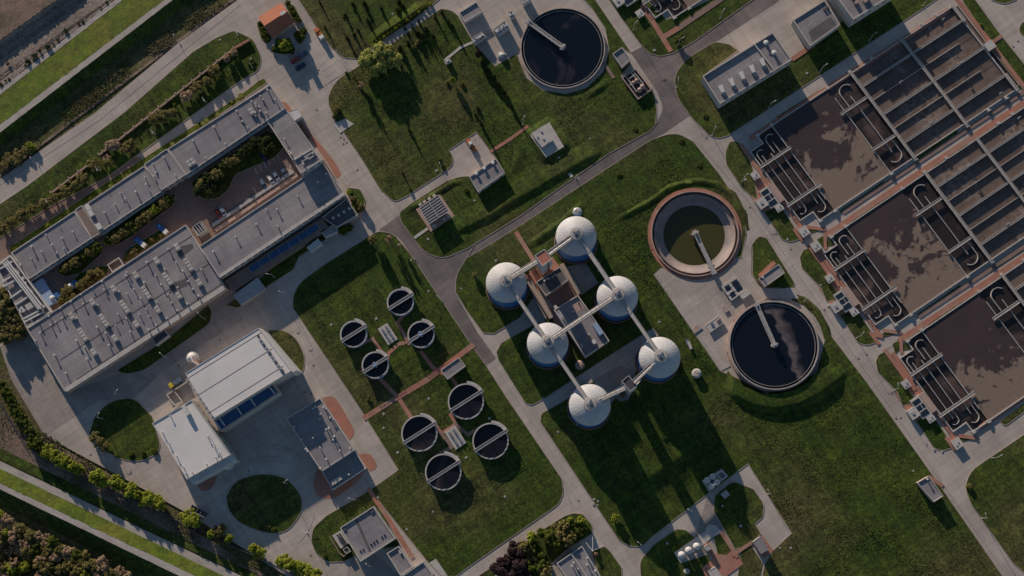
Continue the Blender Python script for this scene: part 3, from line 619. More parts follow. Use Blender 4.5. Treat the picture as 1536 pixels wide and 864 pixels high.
o4 = bldg('office_block', 'short raised grey office block in the middle of the long range', 'office block', [(216, 246.6), (250, 223), (278, 262), (242, 285)], 4.5, facades=[((242, 285), (278, 262), 4, 2.2, .8, .4), ((242, 285), (278, 262), 4, 2.2, .8, 2.7)], vents=c1([(735, 705), (685, 735), (690, 790), (785, 785), (655, 828)], 0, 0))
o5 = bldg('office_block', 'longest grey office block at the upper right end of the range', 'office block', [(252, 223), (405, 127), (428, 162), (279, 262)], 4.0, facades=[((279, 262), (428, 162), 16, 2.2, .8, .4), ((279, 262), (428, 162), 16, 2.2, .8, 2.3)], vents=c1([(958, 570), (865, 632), (920, 708), (1010, 645), (1145, 465), (1160, 480), (1145, 520), (1165, 500), (1060, 500), (1075, 520), (1085, 545), (1110, 570)], 0, 0)+[(391, 145), (395, 150), (402, 136), (385, 160), (378, 153), (413, 150), (400, 170), (384, 170)])
units(o5, [(285, 246), (290, 243), (378, 168)], 3.7, 2, VD); canopy(o5, (281, 265), (430, 165), 1.9, 1.9)
o6 = bldg('connecting_wing', 'grey wing joining the office range to the square tower block', 'building wing', [(400, 181), (428.6, 163), (470, 222), (438.7, 240)], 3.8, facades=[((428.6, 163), (470, 222), 8, 1.8, .8, 2.0)], vents=[(427, 209), (434, 228), (437, 231)])
o7 = bldg('tower_block', 'square pale block with cluttered roof rising over the long hall', 'tower block', [(438.7, 240), (469, 222), (482, 240), (451, 260)], 10.5, 'wall', 'roof', .6, .5, facades=[((451, 260), (482, 240), 3, 1.4, 1.0, 8.2)], vents=[(461, 238), (452, 232), (456, 247), (470, 231)])
for x, y, l_ in ((464, 232, 5), (458, 240, 4), (442, 243, 3), (468, 236, 3.5)):
    p = P(x, y, 10); MB().box((p.x, p.y, 10.2), (l_, .6, .6), ANG if l_ > 3.2 else VD).build('roof_duct', M['metal'], o7)
o8 = bldg('workshop_hall', 'long grey workshop hall with a pale eaves edge and blue glazed lean-to', 'hall', [(299, 369.5), (451, 268.5), (484, 243.5), (517, 291), (329, 416)], 7.0, facades=[((329, 416), (517, 291), 20, 2.4, 1.2, 4.8)], vents=[(321, 378), (354, 356), (385, 337), (400, 315), (416, 315), (417, 340), (447, 295), (477, 274), (490, 262)])
def slab(t, name, px, z0, z1, m, drop=0): return MB().prism(ccw(L(px, z1)), z0, z1).build(name, M[m], t)
MB().beam(P(330, 414, 7.12), P(516, 290.5, 7.12), 1.5, .2).build('eaves', M['conc_light'], o8)
lt = slab(o8, 'lean_to', [(336, 422), (482, 327), (494, 341), (352, 436)], 0, 3.0, 'roof_brown')
gl = MB()
A, B = P(375, 405, 3.1), P(477, 339, 3.1)
gl.beam(A, B, 2.6, .35).build('roof_glazing', M['glass_blue'], o8)
gb = MB()
for i in range(8):
    q = A.lerp(B, i/7); gb.box((q.x, q.y, 3.14), (.12, 2.7, .1), ANG)
gb.build('glazing_bar', M['white'], o8)
bldg('dark_annex', 'low dark-roofed annex with four small skylights at the hall end', 'annex', [(483, 326), (519, 298), (537, 322), (505, 341)], 4, 'wall_warm', 'roof_dark', .3)
an = [o for o in COL.objects if o.name == 'dark_annex'][0]
for x, y in ((500, 327), (508, 323), (516, 318), (524, 313)):
    p = P(x, y, 3.8); MB().box((p.x, p.y, 3.95), (1.1, 1.1, .5), ANG).build('skylight', M['white'], an)
bldg('porch', 'small grey porch in front of the dark annex', 'porch', [(481, 347), (503, 336), (507, 347), (487, 356)], 3, 'wall', 'roof', .15)
# container-like cabins
def cabin(label, px, h, m='white', ribs=5, name='cabin', cat='cabin', group=None):
    t = bldg(name, label, cat, px, h, m, m, .12, .12, trim=m, group=group)
    pts = L(px, h); A, B, C_, D = [Vector((p[0], p[1], h)) for p in pts]
    mb = MB()
    for i in range(1, ribs):
        k = i/ribs; mb.beam(A.lerp(B, k), D.lerp(C_, k), .12, .12)
    mb.build('roof_rib', M['metal'], t); return t
cabin('white cabin beside the grey road below the workshop hall', [(460, 371), (477, 358), (483, 365), (465.6, 378)], 2.8)
cabin('pale corrugated open shelter at the corner of the big hall', [(349.7, 443.4), (386, 416), (398, 432.7), (361, 457)], 3.2, 'metal', 8, 'shelter', 'shelter')
# -- big hall
vl = [(755, 280), (660, 340), (570, 385), (460, 425), (412, 450), (468, 462), (535, 470), (565, 400), (648, 430), (697, 398), (740, 370), (790, 340), (820, 380), (903, 372), (843, 425), (797, 453), (723, 440), (752, 485), (600, 460), (570, 480), (630, 500), (655, 548), (703, 518), (770, 520), (795, 555), (840, 525), (890, 490), (865, 460), (625, 572), (670, 580), (700, 620), (748, 590), (667, 640), (585, 650), (567, 590), (530, 570), (520, 622), (475, 655), (490, 710), (437, 630), (440, 530), (375, 525), (320, 515), (365, 483), (345, 690), (380, 718), (392, 772), (297, 835), (247, 755), (183, 655), (230, 620), (252, 607), (280, 590), (222, 580), (272, 545), (173, 605), (345, 590), (160, 690)]
bh = bldg('big_hall', 'largest grey hall, its roof crowded with fan units and mushroom vents', 'hall', [(40, 493), (278.5, 337), (338, 431), (97, 587)], 5.6, 'wall_warm', 'roof', .35, .35, facades=[((97, 587), (338, 431), 26, 2.2, 1.0, 3.2)], vents=c1([(x, y) for x, y in vl]))
MB().beam(P(98.5, 585, 5.72), P(338, 430, 5.72), 2.0, .2).build('eaves', M['conc_light'], bh)
units(bh, c1([(795, 272), (703, 333), (892, 430), (610, 397), (802, 488), (512, 458), (708, 550), (417, 518), (612, 615), (325, 580), (517, 678), (422, 740)]), 5.3, 2, VD)
units(bh, c1([(845, 350), (752, 413), (657, 475), (560, 538), (468, 600), (373, 662)]), 5.3, 4, VD)
for q in ([(262, 372), (289, 365), (290, 372), (268, 388)], [(255, 425), (282, 418), (281, 428), (254, 440)]):
    MB().sheet(L(q, 5.3), 5.32).build('roof_patch', M['roof_dark'], bh)
for a, b in (((115, 569), (335, 424)), ((60, 500), (290, 352)), ((90, 540), (320, 391))): MB().beam(P(*a, 5.34), P(*b, 5.34), .3, .04).build('roof_seam', M['roof_dark'], bh)
t = bldg('entrance_box', 'small dark-roofed entrance box on the lower side of the big hall', 'entrance box', [(227, 507), (246, 494), (253, 503), (233, 518)], 3.5, 'wall', 'roof_dark', .4, .35)
t = bldg('ramp_box', 'pale roofless walled box standing at the courtyard side of the big hall', 'walled box', [(161, 397), (178, 386), (185, 397), (168, 408)], 2.4, 'wall', 'roof_brown', 1.0, .3)
t = bldg('cooling_grid', 'small steel-framed cooling cage between the two grey halls', 'cooling cage', [(288, 341), (301, 332), (310, 345), (297, 354)], 4, 'metal', 'metal_dark', .4, .25, trim='metal')
for i in range(4):
    a, b = P(290+i*3.4, 342-i*2.3, 4), P(298+i*3.4, 353-i*2.3, 4); MB().beam(a, b, .25, .3).build('grid_bar', M['white'], t)
# pipe court at the left edge
pc = thing('pipe_court', 'open roofless bay full of white pipes and ducts by the left edge', 'pipe bay', tuple(P(38, 432)))
pz = 5.0; fr = ccw(L([(-6, 400), (15, 383), (76, 467), (40, 492)], pz))
MB().prism(fr, 0, pz-1.2).build('wall', M['wall'], pc); MB().sheet(offset(fr, -.3), pz-1.17).build('deck', M['roof'], pc); MB().frame(offset(fr, .08), offset(fr, -.35), pz-1.3, pz).build('parapet', M['white'], pc)
for k, (x0, y0, x1, y1) in enumerate([(5, 395, 58, 464), (8, 393, 61, 463), (11, 391, 62, 458)]):
    MB().tube([P(x0, y0, pz+.9), P(x1, y1, pz+.9)], .38, 8).build('pipe', M['white'], pc)
for x0, y0, x1, y1 in ((5, 430, 22, 420), (1, 424, 17, 414), (15, 447, 32, 435), (23, 457, 43, 444), (35, 478, 58, 466), (36, 483, 64, 468), (0, 403, 18, 392)):
    MB().beam(P(x0, y0, pz+.4), P(x1, y1, pz+.4), .7, .6).build('duct', M['white'], pc)
for x, y, s_ in ((44, 459, 3.4), (31, 428, 2.0), (25, 410, 2.2), (34, 418, 1.8), (46, 438, 1.6), (65, 460, 1.5)):
    p = P(x, y, pz); MB().box((p.x, p.y, pz-.5), (s_, s_*.8, 1.4), ANG).build('equipment_box', M['conc_light'], pc)
for x, y in ((33, 462), (32, 467), (36, 466), (42, 433), (38, 425)):
    p = P(x, y, pz-1); MB().cyl((p.x, p.y), .9, pz-1.2, pz, 12).build('vessel', M['white'], pc)
MB().box(tuple(P(67, 440, .8)), (13, 6, 1.6), VD).build('plinth', M['blue_light'], pc)
# -- white halls
def d48(l, ox, oy): return [(x/4.8+ox, y/4.8+oy) for x, y in l]
wh = bldg('white_hall', 'big white-roofed hall with dark blue glazed strip along its side', 'hall', [(277.5, 560), (388, 491.5), (437, 556), (318, 629)], 11.4, 'wall', 'white_roof', .18, .3)
for a, b in (((298, 592), (408, 523)), ((282, 567), (393, 498)), ((312, 620), (425, 549))): MB().beam(P(*a, 11.30), P(*b, 11.30), .22, .06).build('roof_seam', M['roof_brown'], wh)
MB().prism(ccw(L([(388, 491.5), (394, 494), (446, 555), (437, 560)], 10.4)), 0, 10.4).build('side_ledge', M['white'], wh)
for k in range(13):
    x, y = 388+k*3.0, 505+k*4.3
    p = P(x, y, 11.3); MB().box((p.x, p.y, 11.6), (random.uniform(.8, 1.6), random.uniform(.6, 1.1), random.uniform(.5, 1.0)), VD).build('roof_device', M['metal' if k % 3 else 'metal_dark'], wh)
    if k < 9: p = P(x+12, y+7, 10.4); MB().box((p.x, p.y, 10.7), (1.4, .7, .6), VD).build('roof_device', M['metal_dark' if k % 2 else 'metal'], wh)
for k in range(9):
    p = P(281+k*4.6, 570+k*6.6, 11.2); MB().box((p.x, p.y, 10.8), (1.3, .9, 1.6), VD).build('wall_device', M['metal'], wh)
ga = ccw(L([(321, 631), (408, 574), (419, 589), (331, 647)], 7.4)); MB().prism(ga, 0, 7.1).build('annex_wall', M['wall'], wh)
MB().sheet(offset(ga, -.5), 7.15).build('roof_glazing', M['glass_blue'], wh); MB().frame(offset(ga, .15), offset(ga, -.55), 6.8, 7.5).build('annex_parapet', M['wall_warm'], wh)
for (a, b) in (((323, 633), (330, 643)), ((328, 625.5), (337, 638.5)), ((353.5, 609), (362.5, 622)), ((373.5, 595), (383, 608.5)), ((401, 577), (412, 590))):
    MB().beam(P(*a, 7.65), P(*b, 7.65), .65, .4).build('glazing_rib', M['white'], wh)
fx = [(335+k*8.6, 647-k*5.6) for k in range(9)]
for x, y in fx:
    p = P(x, y, 2.6); MB().box((p.x, p.y, 2.2), (2.2, .7, 3.4), ANG).build('bay_door', M['rust' if (x//9) % 2 else 'glass'], wh)
w2 = bldg('white_building', 'smaller white-roofed building with a vent hut and a round white dome', 'building', [(228, 635), (287.5, 599.6), (346, 682), (280, 719)], 8.8, 'wall', 'white_roof', .25, .35, trim='conc_light', facades=[((287.5, 599.6), (346, 682), 7, 1.2, 1.4, 4.2)])
p = P(280, 616, 8.8); MB().box((p.x, p.y, 9.5), (4.6, 1.7, 1.5), VD).build('vent_hut', M['white'], w2)
for x, y in ((244, 649), (253, 664), (265, 684), (275, 700), (312, 655), (322, 671), (329, 679), (324, 686), (279, 710), (289, 709), (256, 624), (310, 696)):
    child(VENT, 'roof_vent', w2, P(x, y, 8.6), 0, .9)
MB().beam(P(313, 652, 9.6), P(324, 670, 9.6), .12, .1).build('roof_rail', M['rust'], w2)
MB().prism(ccw(L([(282, 718), (346, 682), (353, 691), (289, 726)], 7.2)), 0, 7.2).build('lower_bay', M['white'], w2)
MB().prism(ccw(L([(301, 708), (322, 697), (327, 705), (307, 717)], 5.4)), 0, 5.4).build('rear_annex', M['wall_warm'], w2)
MB().prism(ccw(L([(302, 708), (321, 698), (325, 703), (306, 714)], 5.6)), 5.4, 5.6).build('annex_roof', M['roof'], w2)
p = P(336.5, 696, 6.6); MB().lathe((p.x, p.y), [(2.3, 0), (2.3, 6), (1.9, 6.7), (1.0, 7.1), (.01, 7.2)], 24).build('dome', M['white'], w2)
# round scrubber with frame beside the white hall
p = P(288, 536, 4); sc = thing('scrubber_tank', 'round white scrubber tank with ladder frame against the white hall', 'process tank', (p.x, p.y, 0))
MB().lathe((p.x, p.y), [(2.2, 0), (2.2, 4.2), (1.2, 5), (.9, 5.2), (.01, 5.3)], 24).build('vessel', M['white'], sc)
MB().ring((p.x, p.y), 2.25, 2.7, 3.6, 3.75, 24).build('gallery', M['conc_light'], sc)
MB().box((p.x+2.2, p.y-2.3, 3), (2.6, 1.3, 6), VD).build('stair_frame', M['conc_pink'], sc); MB().tube([(p.x, p.y, 5.2), (p.x+1.5, p.y-2.5, 6.5), (p.x+5, p.y-4.5, 6.5)], .35, 8).build('pipe', M['metal'], sc)
yw = thing('yard_walls', 'low concrete walls of a bunker yard between the two white buildings', 'bunker walls', tuple(P(265, 595)))
MB().wall([P2(281, 572, 1.6), P2(250, 592, 1.6), P2(262, 608, 1.6), P2(273, 602, 1.6)], .45, 0, 1.6).build('wall', M['conc_light'], yw); MB().wall([P2(261, 586, 1.6), P2(273, 602, 1.6), P2(257, 616, 1.6)], .4, 0, 1.55).build('wall', M['conc_light'], yw)
# -- grey building with pink forecourts, and the others
gb_ = bldg('grey_building', 'grey-roofed building with a lower step, between pink paved ovals', 'building', [(429, 628), (480, 596.7), (531.5, 675), (482.5, 707)], 4.8, 'wall', 'roof', .5, .35, facades=[((480, 597), (531, 675), 9, 1.4, 1.0, 2.6)], vents=d48([(240, 160), (258, 145), (293, 200), (290, 235), (318, 150), (335, 160), (365, 225), (387, 237), (337, 310), (355, 300), (393, 360), (385, 385), (433, 462), (337, 523), (295, 590), (508, 445), (105, 290), (105, 312), (160, 378), (240, 370), (292, 443), (190, 450), (202, 465)], 420, 580))
MB().prism(ccw(L([(482.5, 706), (531.5, 675), (549, 702), (498.7, 735)], 2.7)), 0, 2.4).build('lower_wing', M['wall'], gb_)
lw = ccw(L([(482.5, 706), (531.5, 675), (549, 702), (498.7, 735)], 2.7)); MB().sheet(offset(lw, -.3), 2.43).build('lower_roof', M['roof'], gb_); MB().frame(offset(lw, .08), offset(lw, -.3), 2.3, 2.8).build('lower_parapet', M['white'], gb_)
units(gb_, [(505, 721)], 2.45, 3, ANG); child(VENT, 'roof_vent', gb_, P(524, 712, 2.5))
wb = bldg('pale_building', 'warm grey roofed building with a dark roof stripe and white cooler plinth beside', 'building', [(510, 791.6), (560, 759.5), (593, 808), (540.5, 842.5)], 4.6, 'wall', 'roof', .5, .4, trim='conc_light', facades=[((560, 759.5), (593, 808), 4, 1.6, 1.3, 2.6)])
MB().beam(P(533, 776.5, 4.18), P(555, 827, 4.18), 1.1, .06).build('roof_stripe', M['roof_dark'], wb)
for x, y in ((541, 827), (545, 824.5), (557, 817), (561, 814), (565, 811), (573, 806), (577, 803)):
    p = P(x, y, 4.15); MB().box((p.x, p.y, 4.2), (.8, .8, .35), ANG).build('skylight', M['glass'], wb)
for x, y in ((558, 767), (516, 794)):
    p = P(x, y, 4.15); MB().box((p.x, p.y, 4.3), (1.8, 1.6, .3), ANG).build('roof_hatch', M['metal_dark'], wb)
t = thing('cooler_bank', 'pale plinth with ten dark cooler cells beside the striped-roof building', 'cooler', tuple(P(510, 809)))
pl = ccw(L([(498, 803), (511.5, 795.5), (523, 815), (511, 823)], 1)); MB().prism(pl, 0, .9).build('plinth', M['conc_light'], t)
for i in range(5):
    for j in range(2):
        p = P(506+i*2.3+j*3.2, 803+i*3.3-j*1.8, 1.6); MB().cyl((p.x, p.y), .42, .9, 1.7, 8).build('cooler_cell', M['metal_dark'], t)
bldg('bin_store', 'tiny dark bin store at the end of the cooler plinth', 'bin store', [(514, 824), (521, 820), (526, 827), (519, 831)], 1.8, 'conc_pink', 'roof_dark', .3, .2)
t = thing('fence', 'low pale fence bent around the cooler plinth', 'fence', tuple(P(505, 820)))
MB().wall([P2(495, 805), P2(510, 830), P2(516, 835), P2(519, 832)], .18, .1, 1.1).build('rail', M['conc_pink'], t)
b10 = bldg('garage', 'narrow grey garage with a dark doorway shadow near the bottom edge', 'garage', [(580, 830), (598, 819), (619, 851), (601, 864)], 4.2, 'wall', 'roof', .5, .4, trim='conc_light')
MB().box(tuple(P(600, 828, 3.9)), (1.6, .8, .8), VD).build('roof_box', M['conc_light'], b10)
bldg('service_building', 'grey service building cut by the bottom edge, right of the garage', 'building', [(604, 863), (635, 842), (649, 862), (640, 884), (616, 896)], 5, 'wall', 'roof', .5, .4, trim='conc_light')
b12 = bldg('office_hut', 'dark grey two-bay roof at the bottom edge beside the purple trees', 'building', [(835, 845), (873, 819), (903, 868), (866, 892)], 5, 'wall', 'roof', .4, .35, vents=[(860.5, 844), (858, 849), (881, 837), (880.5, 847), (893, 856), (867, 853)])
MB().beam(P(857, 830.5, 5.05), P(889, 878, 5.05), .5, .5).build('party_wall', M['wall'], b12)
t = thing('steel_mast', 'light steel mast with stay wires on the pale pad right of the dark roof', 'mast', tuple(P(888, 812)))
mb = MB().tube([P(888, 826), P(888, 826)+Vector((0, 0, 9))], .15)
top = P(888, 826)+Vector((0, 0, 9))
for x, y in ((876, 810), (889, 800), (905, 818)): mb.tube([top, P(x, y)], .07, 4)
mb.build('frame', M['white'], t)
# red-roofed gatehouse
gz, rz_ = 3.8, 6.6
t = thing('gatehouse', 'small house with a two-tone red gabled roof and chimney', 'house', tuple(P(414, 38)))
e1, e2, e3, e4 = P(387, 26, gz), P(421.5, 4, gz), P(442, 33, gz), P(408, 56, gz); r1, r2 = P(396.5, 38.5, rz_), P(431, 16.7, rz_)
MB().prism(offset(ccw([tuple(e1.xy), tuple(e2.xy), tuple(e3.xy), tuple(e4.xy)]), -.6), 0, gz-.2).build('wall', M['wall_warm'], t)
rf = MB(); dz = Vector((0, 0, -.25))
for q in ((e1, e2, r2, r1), (r1, r2, e3, e4)): rf.add([v for v in q]+[v+dz for v in q], [(0, 1, 2, 3), (7, 6, 5, 4), (0, 4, 5, 1), (1, 5, 6, 2), (2, 6, 7, 3), (3, 7, 4, 0)])
r_ = rf.build('roof', M['tile'], t)
MB().add([e1+(e4-e1)*.04+dz, e4+(e1-e4)*.04+dz, r1+dz], [(0, 1, 2)]).add([e2+(e3-e2)*.04+dz, e3+(e2-e3)*.04+dz, r2+dz], [(2, 1, 0)]).build('gable', M['wall_warm'], t)
p = P(425, 21, rz_); MB().box((p.x, p.y, rz_), (2.4, 1.4, 2.2), ANG).build('chimney', M['tile'], t); MB().box((p.x, p.y, rz_+1.15), (2.6, 1.6, .15), ANG).build('chimney_cap', M['white'], t)
for k in range(5):
    q = P(394+k*5.6, 33-k*3.6, 5.3); q = q+(r1-e1).normalized()*.4; MB().box((q.x, q.y, 5.35+.1), (.4, .4, .3), ANG).build('snow_guard', M['conc_light'], t)
# buildings along the top
bldg('store_building', 'grey-roofed store with pale front, by the yard near the top edge', 'store', [(688.5, 18.7), (714.6, 2.5), (724, 16.7), (697, 33)], 2.6, 'wall', 'roof', .5, .3)
bldg('store_building', 'sliver of a pale store cut by the top edge beside the round tank', 'store', [(779, -8), (790, -14), (797, -3), (785, 5)], 4, 'wall', 'roof', .4, .3)
def cooler(label, px, h, n=4, group=None):
    t = bldg('cooling_unit', label, 'cooling unit', px, h, 'conc_light', 'metal', .15, .15)
    q = [P(x, y, h) for x, y in px]; A = q[0].lerp(q[3], .5); B = q[1].lerp(q[2], .5)
    for i in range(n):
        p = A.lerp(B, (i+.5)/n); MB().cyl((p.x, p.y), .7, h-.1, h+.35, 12).build('fan', M['white'], t)
        MB().box((p.x+random.uniform(-.8, .8), p.y+random.uniform(-1, 1), h+.2), (.6, .5, .6), ANG).build('control_box', M['metal_dark'], t)
    return t
cooler('white cooling unit on a hedge bed left of the yard near the top', [(708, 58), (722, 48), (729, 55), (712, 66)], 2.4)
cooler('white cooling unit in the middle of the long hedge bed at the top', [(740, 44), (757, 31), (764, 41), (748, 52)], 2.6)
cooler('small white cooling unit at the upper end of the hedge bed', [(762, 18), (769, 16), (772, 25), (766, 27)], 2.2, 2)
cooler('tiny white cooling box on the lawn left of the yard', [(666, 90), (673, 86), (677, 92), (669, 96)], 1.6, 1)
t = thing('salt_cover', 'white faceted tent cover standing alone on the grey yard', 'tent cover', tuple(P(753, 83)))
q = L([(746, 80), (753, 77), (760, 82), (752, 91), (747, 87)]); c_ = P(752, 82, 1.9)
MB().add([(x, y, 0) for x, y in q]+[(x*.6+c_.x*.4, y*.6+c_.y*.4, 1.5) for x, y in q]+[(c_.x, c_.y, 1.9)], [(i, (i+1) % 5, 5+(i+1) % 5, 5+i) for i in range(5)]+[(5+i, 5+(i+1) % 5, 10) for i in range(5)]+[(i, 5+i, 5+(i+1) % 5, (i+1) % 5) for i in range(5)]).build('canvas', M['white'], t)
MB().frame(offset(ccw(q), .15), offset(ccw(q), -.15), 0, .25).build('base_kerb', M['conc_light'], t)
b15 = bldg('yard_shed', 'grey shed with three white roof vents beside the branch-road yard', 'shed', [(704, 265.4), (743.7, 238), (757, 259), (717, 288)], 3.0, 'wall', 'roof', .45, .3, trim='metal', facades=[((717, 288), (757, 259), 3, 1.6, 1.0, 1)])
for x, y in ((714.5, 261), (726.5, 253), (739.5, 245)):
    p = P(x, y, 2.7); MB().cyl((p.x, p.y), .6, 2.6, 3.4, 12).cyl((p.x, p.y), .85, 3.4, 3.6, 12, .6).build('ventilator', M['white'], b15)
# slatted pavilion
t = thing('pergola_building', 'pavilion with pale glazed slatted roof on a pink slab', 'pavilion', tuple(P(652, 316)))
MB().prism(ccw(L([(623, 313), (659, 290), (682, 324), (646, 348)])), 0, .25).build('slab', M['conc_pink'], t)
pr = ccw(L([(629, 312), (657, 292.5), (673, 316.5), (643, 336)], 3.1)); MB().prism(offset(pr, -.8), .2, 2.8).build('wall', M['wall_warm'], t); MB().prism(pr, 2.8, 3.0).build('roof', M['roof'], t)
a, b, c_, d = P(629, 312, 3.3), P(657, 292.5, 3.3), P(673, 316.5, 3.3), P(643, 336, 3.3)
for i in range(8): MB().beam(a.lerp(d, i/7), b.lerp(c_, i/7), .3, .3).build('roof_slat', M['conc_light'], t)
for i in (0, 2, 4): MB().beam(a.lerp(b, i/4), d.lerp(c_, i/4), .3, .28).build('roof_beam', M['conc_light'], t)
for x, y in ((630.5, 307), (637, 303), (644, 298.5), (651.5, 294), (651, 338.5), (666, 328.5), (672.5, 324)):
    p = P(x, y, .8); MB().box((p.x, p.y, 1.0), (1.6, 1.0, 1.6), ANG).build('cabinet', M['conc_light'], t)
# reservoir head on its mound
t = thing('valve_chamber', 'pale raised concrete slab and chamber block on a grass mound', 'valve chamber', tuple(P(820, 208)))
MB().prism(ccw(L([(795, 203), (824, 183), (846, 220), (819, 236)], 1.3)), .1, 1.3).build('slab', M['conc_light'], t)
MB().prism(ccw(L([(797, 200), (817, 187), (830, 210), (813, 221)], 2.3)), 1.3, 2.3).build('chamber', M['conc_light'], t)
for x, y in ((812, 197), (806, 205), (815, 208), (822, 213)):
    p = P(x, y, 2.4); MB().cyl((p.x, p.y), .45, 2.3, 2.6, 10).build('hatch', M['metal'], t)
bldg('kiosk', 'small grey-roofed brick kiosk beside the grey strip road, below the round tank', 'kiosk', [(919, 80.5), (933, 71), (945.6, 89), (933, 101)], 2.8, 'wall_warm', 'roof', .5, .25)
# pump pit
t = thing('pump_pit', 'open pump pit with pipework and two white round vessels', 'pump pit', tuple(P(955, 125)))
pq = ccw(L([(932, 116), (954, 103), (978, 134), (957, 149)], 1.4)); MB().frame(pq, offset(pq, -.45), 0, 1.4).build('wall', M['conc_pink'], t); MB().sheet(offset(pq, -.4), .2).build('floor', M['metal_dark'], t)
for x, y, r in ((959.5, 134.5, 1.1), (963.5, 130, 1.2), (955, 121, 1.0), (950, 124, .9)):
    p = P(x, y, 1.5); MB().lathe((p.x, p.y), [(r, .2), (r, 1.5), (r*.7, 2.2), (.01, 2.4)], 20).build('vessel', M['white' if r > 1.2 else 'conc_pink'], t)
for a_, b_ in (((946, 108), (962, 128)), ((949, 106), (965, 126)), ((940, 116), (955, 138)), ((945, 128), (958, 120)), ((952, 112), (944, 118))):
    MB().tube([P(*a_, 1.3), P(*b_, 1.3)], .28, 8).build('pipe', M['conc_light'], t)
# blower building
bb = bldg('blower_building', 'long pale building with five white roof cowls in a row', 'blower building', [(1054, 114), (1159, 48.5), (1187.5, 89.4), (1080, 155.5)], 6.4, 'wall', 'roof', .75, .35, facades=[((1080, 155.5), (1187.5, 89.4), 9, 2.0, .9, 3.6)])
MB().beam(P(1131.5, 65.6, 6.5), P(1160, 103, 6.5), .45, .8).build('cross_wall', M['wall'], bb)
for i in range(5):
    p = P(1081+i*15.3, 134.5-i*10, 5.9); c_ = P(1085+i*15.3, 142-i*10, 5.9)
    q = [(p.x-1.5, p.y+.9), (p.x+.6, p.y+2.0), (p.x+1.5, p.y-1.6), (p.x+.1, p.y-2.0)]
    cw = MB().prism(ccw(q), 6.4, 7.5, True).build('cowl', M['white'], bb)
    MB().box((c_.x+.2, c_.y+.4, 6.1), (2.4, .9, 1.1), VD).build('duct', M['metal'], bb)
for x, y in ((1148.5, 65), (1160.5, 80)):
    p = P(x, y, 6); MB().cyl((p.x, p.y), .7, 5.7, 6.9, 14).cyl((p.x, p.y), 1.2, 6.9, 7.1, 14, .4).build('round_vent', M['white'], bb)
b21 = bldg('switch_house', 'grey flat-roofed switch house with a dark half roof near the top', 'switch house', [(1189.7, 30), (1237, 0), (1260, 37), (1215, 69)], 4.6, 'wall', 'roof', .5, .4, trim='conc_light')
for x, y in ((1237, 15), (1241, 12)): p = P(x, y, 4.2); MB().box((p.x, p.y, 4.4), (1.1, 1.3, .6), ANG).build('roof_box', M['metal_dark'], b21)
MB().sheet(L([(1212, 48), (1246, 25), (1256, 39), (1219, 63)], 4.15), 4.155).build('roof_patch', M['roof_dark'], b21)
MB().box(tuple(P(1209, 62, 1.6)), (7, 1.2, 3.2), VD).build('side_stair', M['conc_pink'], b21)
b22 = bldg('compressor_house', 'tallest pale building cut off by the top edge above the basins', 'building', [(1235, -32), (1300, -72), (1345, -12), (1280, 29)], 8.5, 'wall', 'roof', .8, .4, facades=[((1280, 29), (1345, -12), 6, 2, 1, 5)])
for x, y in ((1284, 4), (1280, -4), (1301, -2), (1298, 2)): p = P(x, y, 8.5); MB().box((p.x, p.y, 8.6), (1.8, 1.2, 1.6), ANG).build('roof_unit', M['conc_pink'], b22)
# sheds on lawns
bldg('lawn_shed', 'grey shed with white roof edge alone on the wide right lawn', 'shed', [(1376, 724), (1393, 714), (1415, 744), (1401, 753)], 3.0, 'conc_pink', 'roof', .45, .25, trim='conc_light', vents=[(1390, 719)])
bldg('roadside_shed', 'grey shed on the triangular lawn above the foaming clarifier', 'shed', [(1137.7, 417.6), (1168, 396), (1177, 409), (1148, 430)], 3.6, 'conc_pink', 'roof', .35, .25, trim='conc_light', vents=[(1144, 417)])
bldg('tank_shed', 'small grey shed on the pink path between the two groups of four tanks', 'shed', [(661, 555), (688, 536), (698, 549), (671, 569)], 3.0, 'conc_pink', 'roof', .35, .3, trim='conc_light')
cabin('grey corrugated shed with pink surround at the lower paved court', [(1130, 813), (1141.5, 805), (1154, 824), (1141.5, 831)], 4.2, 'roof', 7, 'ribbed_shed', 'shed')
for lab, px, h, nv in (('pale grey service box on pink paving near the bottom edge', [(1056, 821), (1062, 816.5), (1068, 823), (1061.5, 827)], 2.0, 1), ('white cabin with stepped roof cut by the bottom edge', [(1062, 857), (1073, 850), (1083, 864), (1070, 872)], 2.6, 1), ('small pale valve box on a short pad inside the loop lawn', [(1081, 741), (1089, 735), (1095, 742), (1087, 748)], 1.2, 1)):
    cabin(lab, px, h, 'conc_light', 3, 'service_box', 'service box')

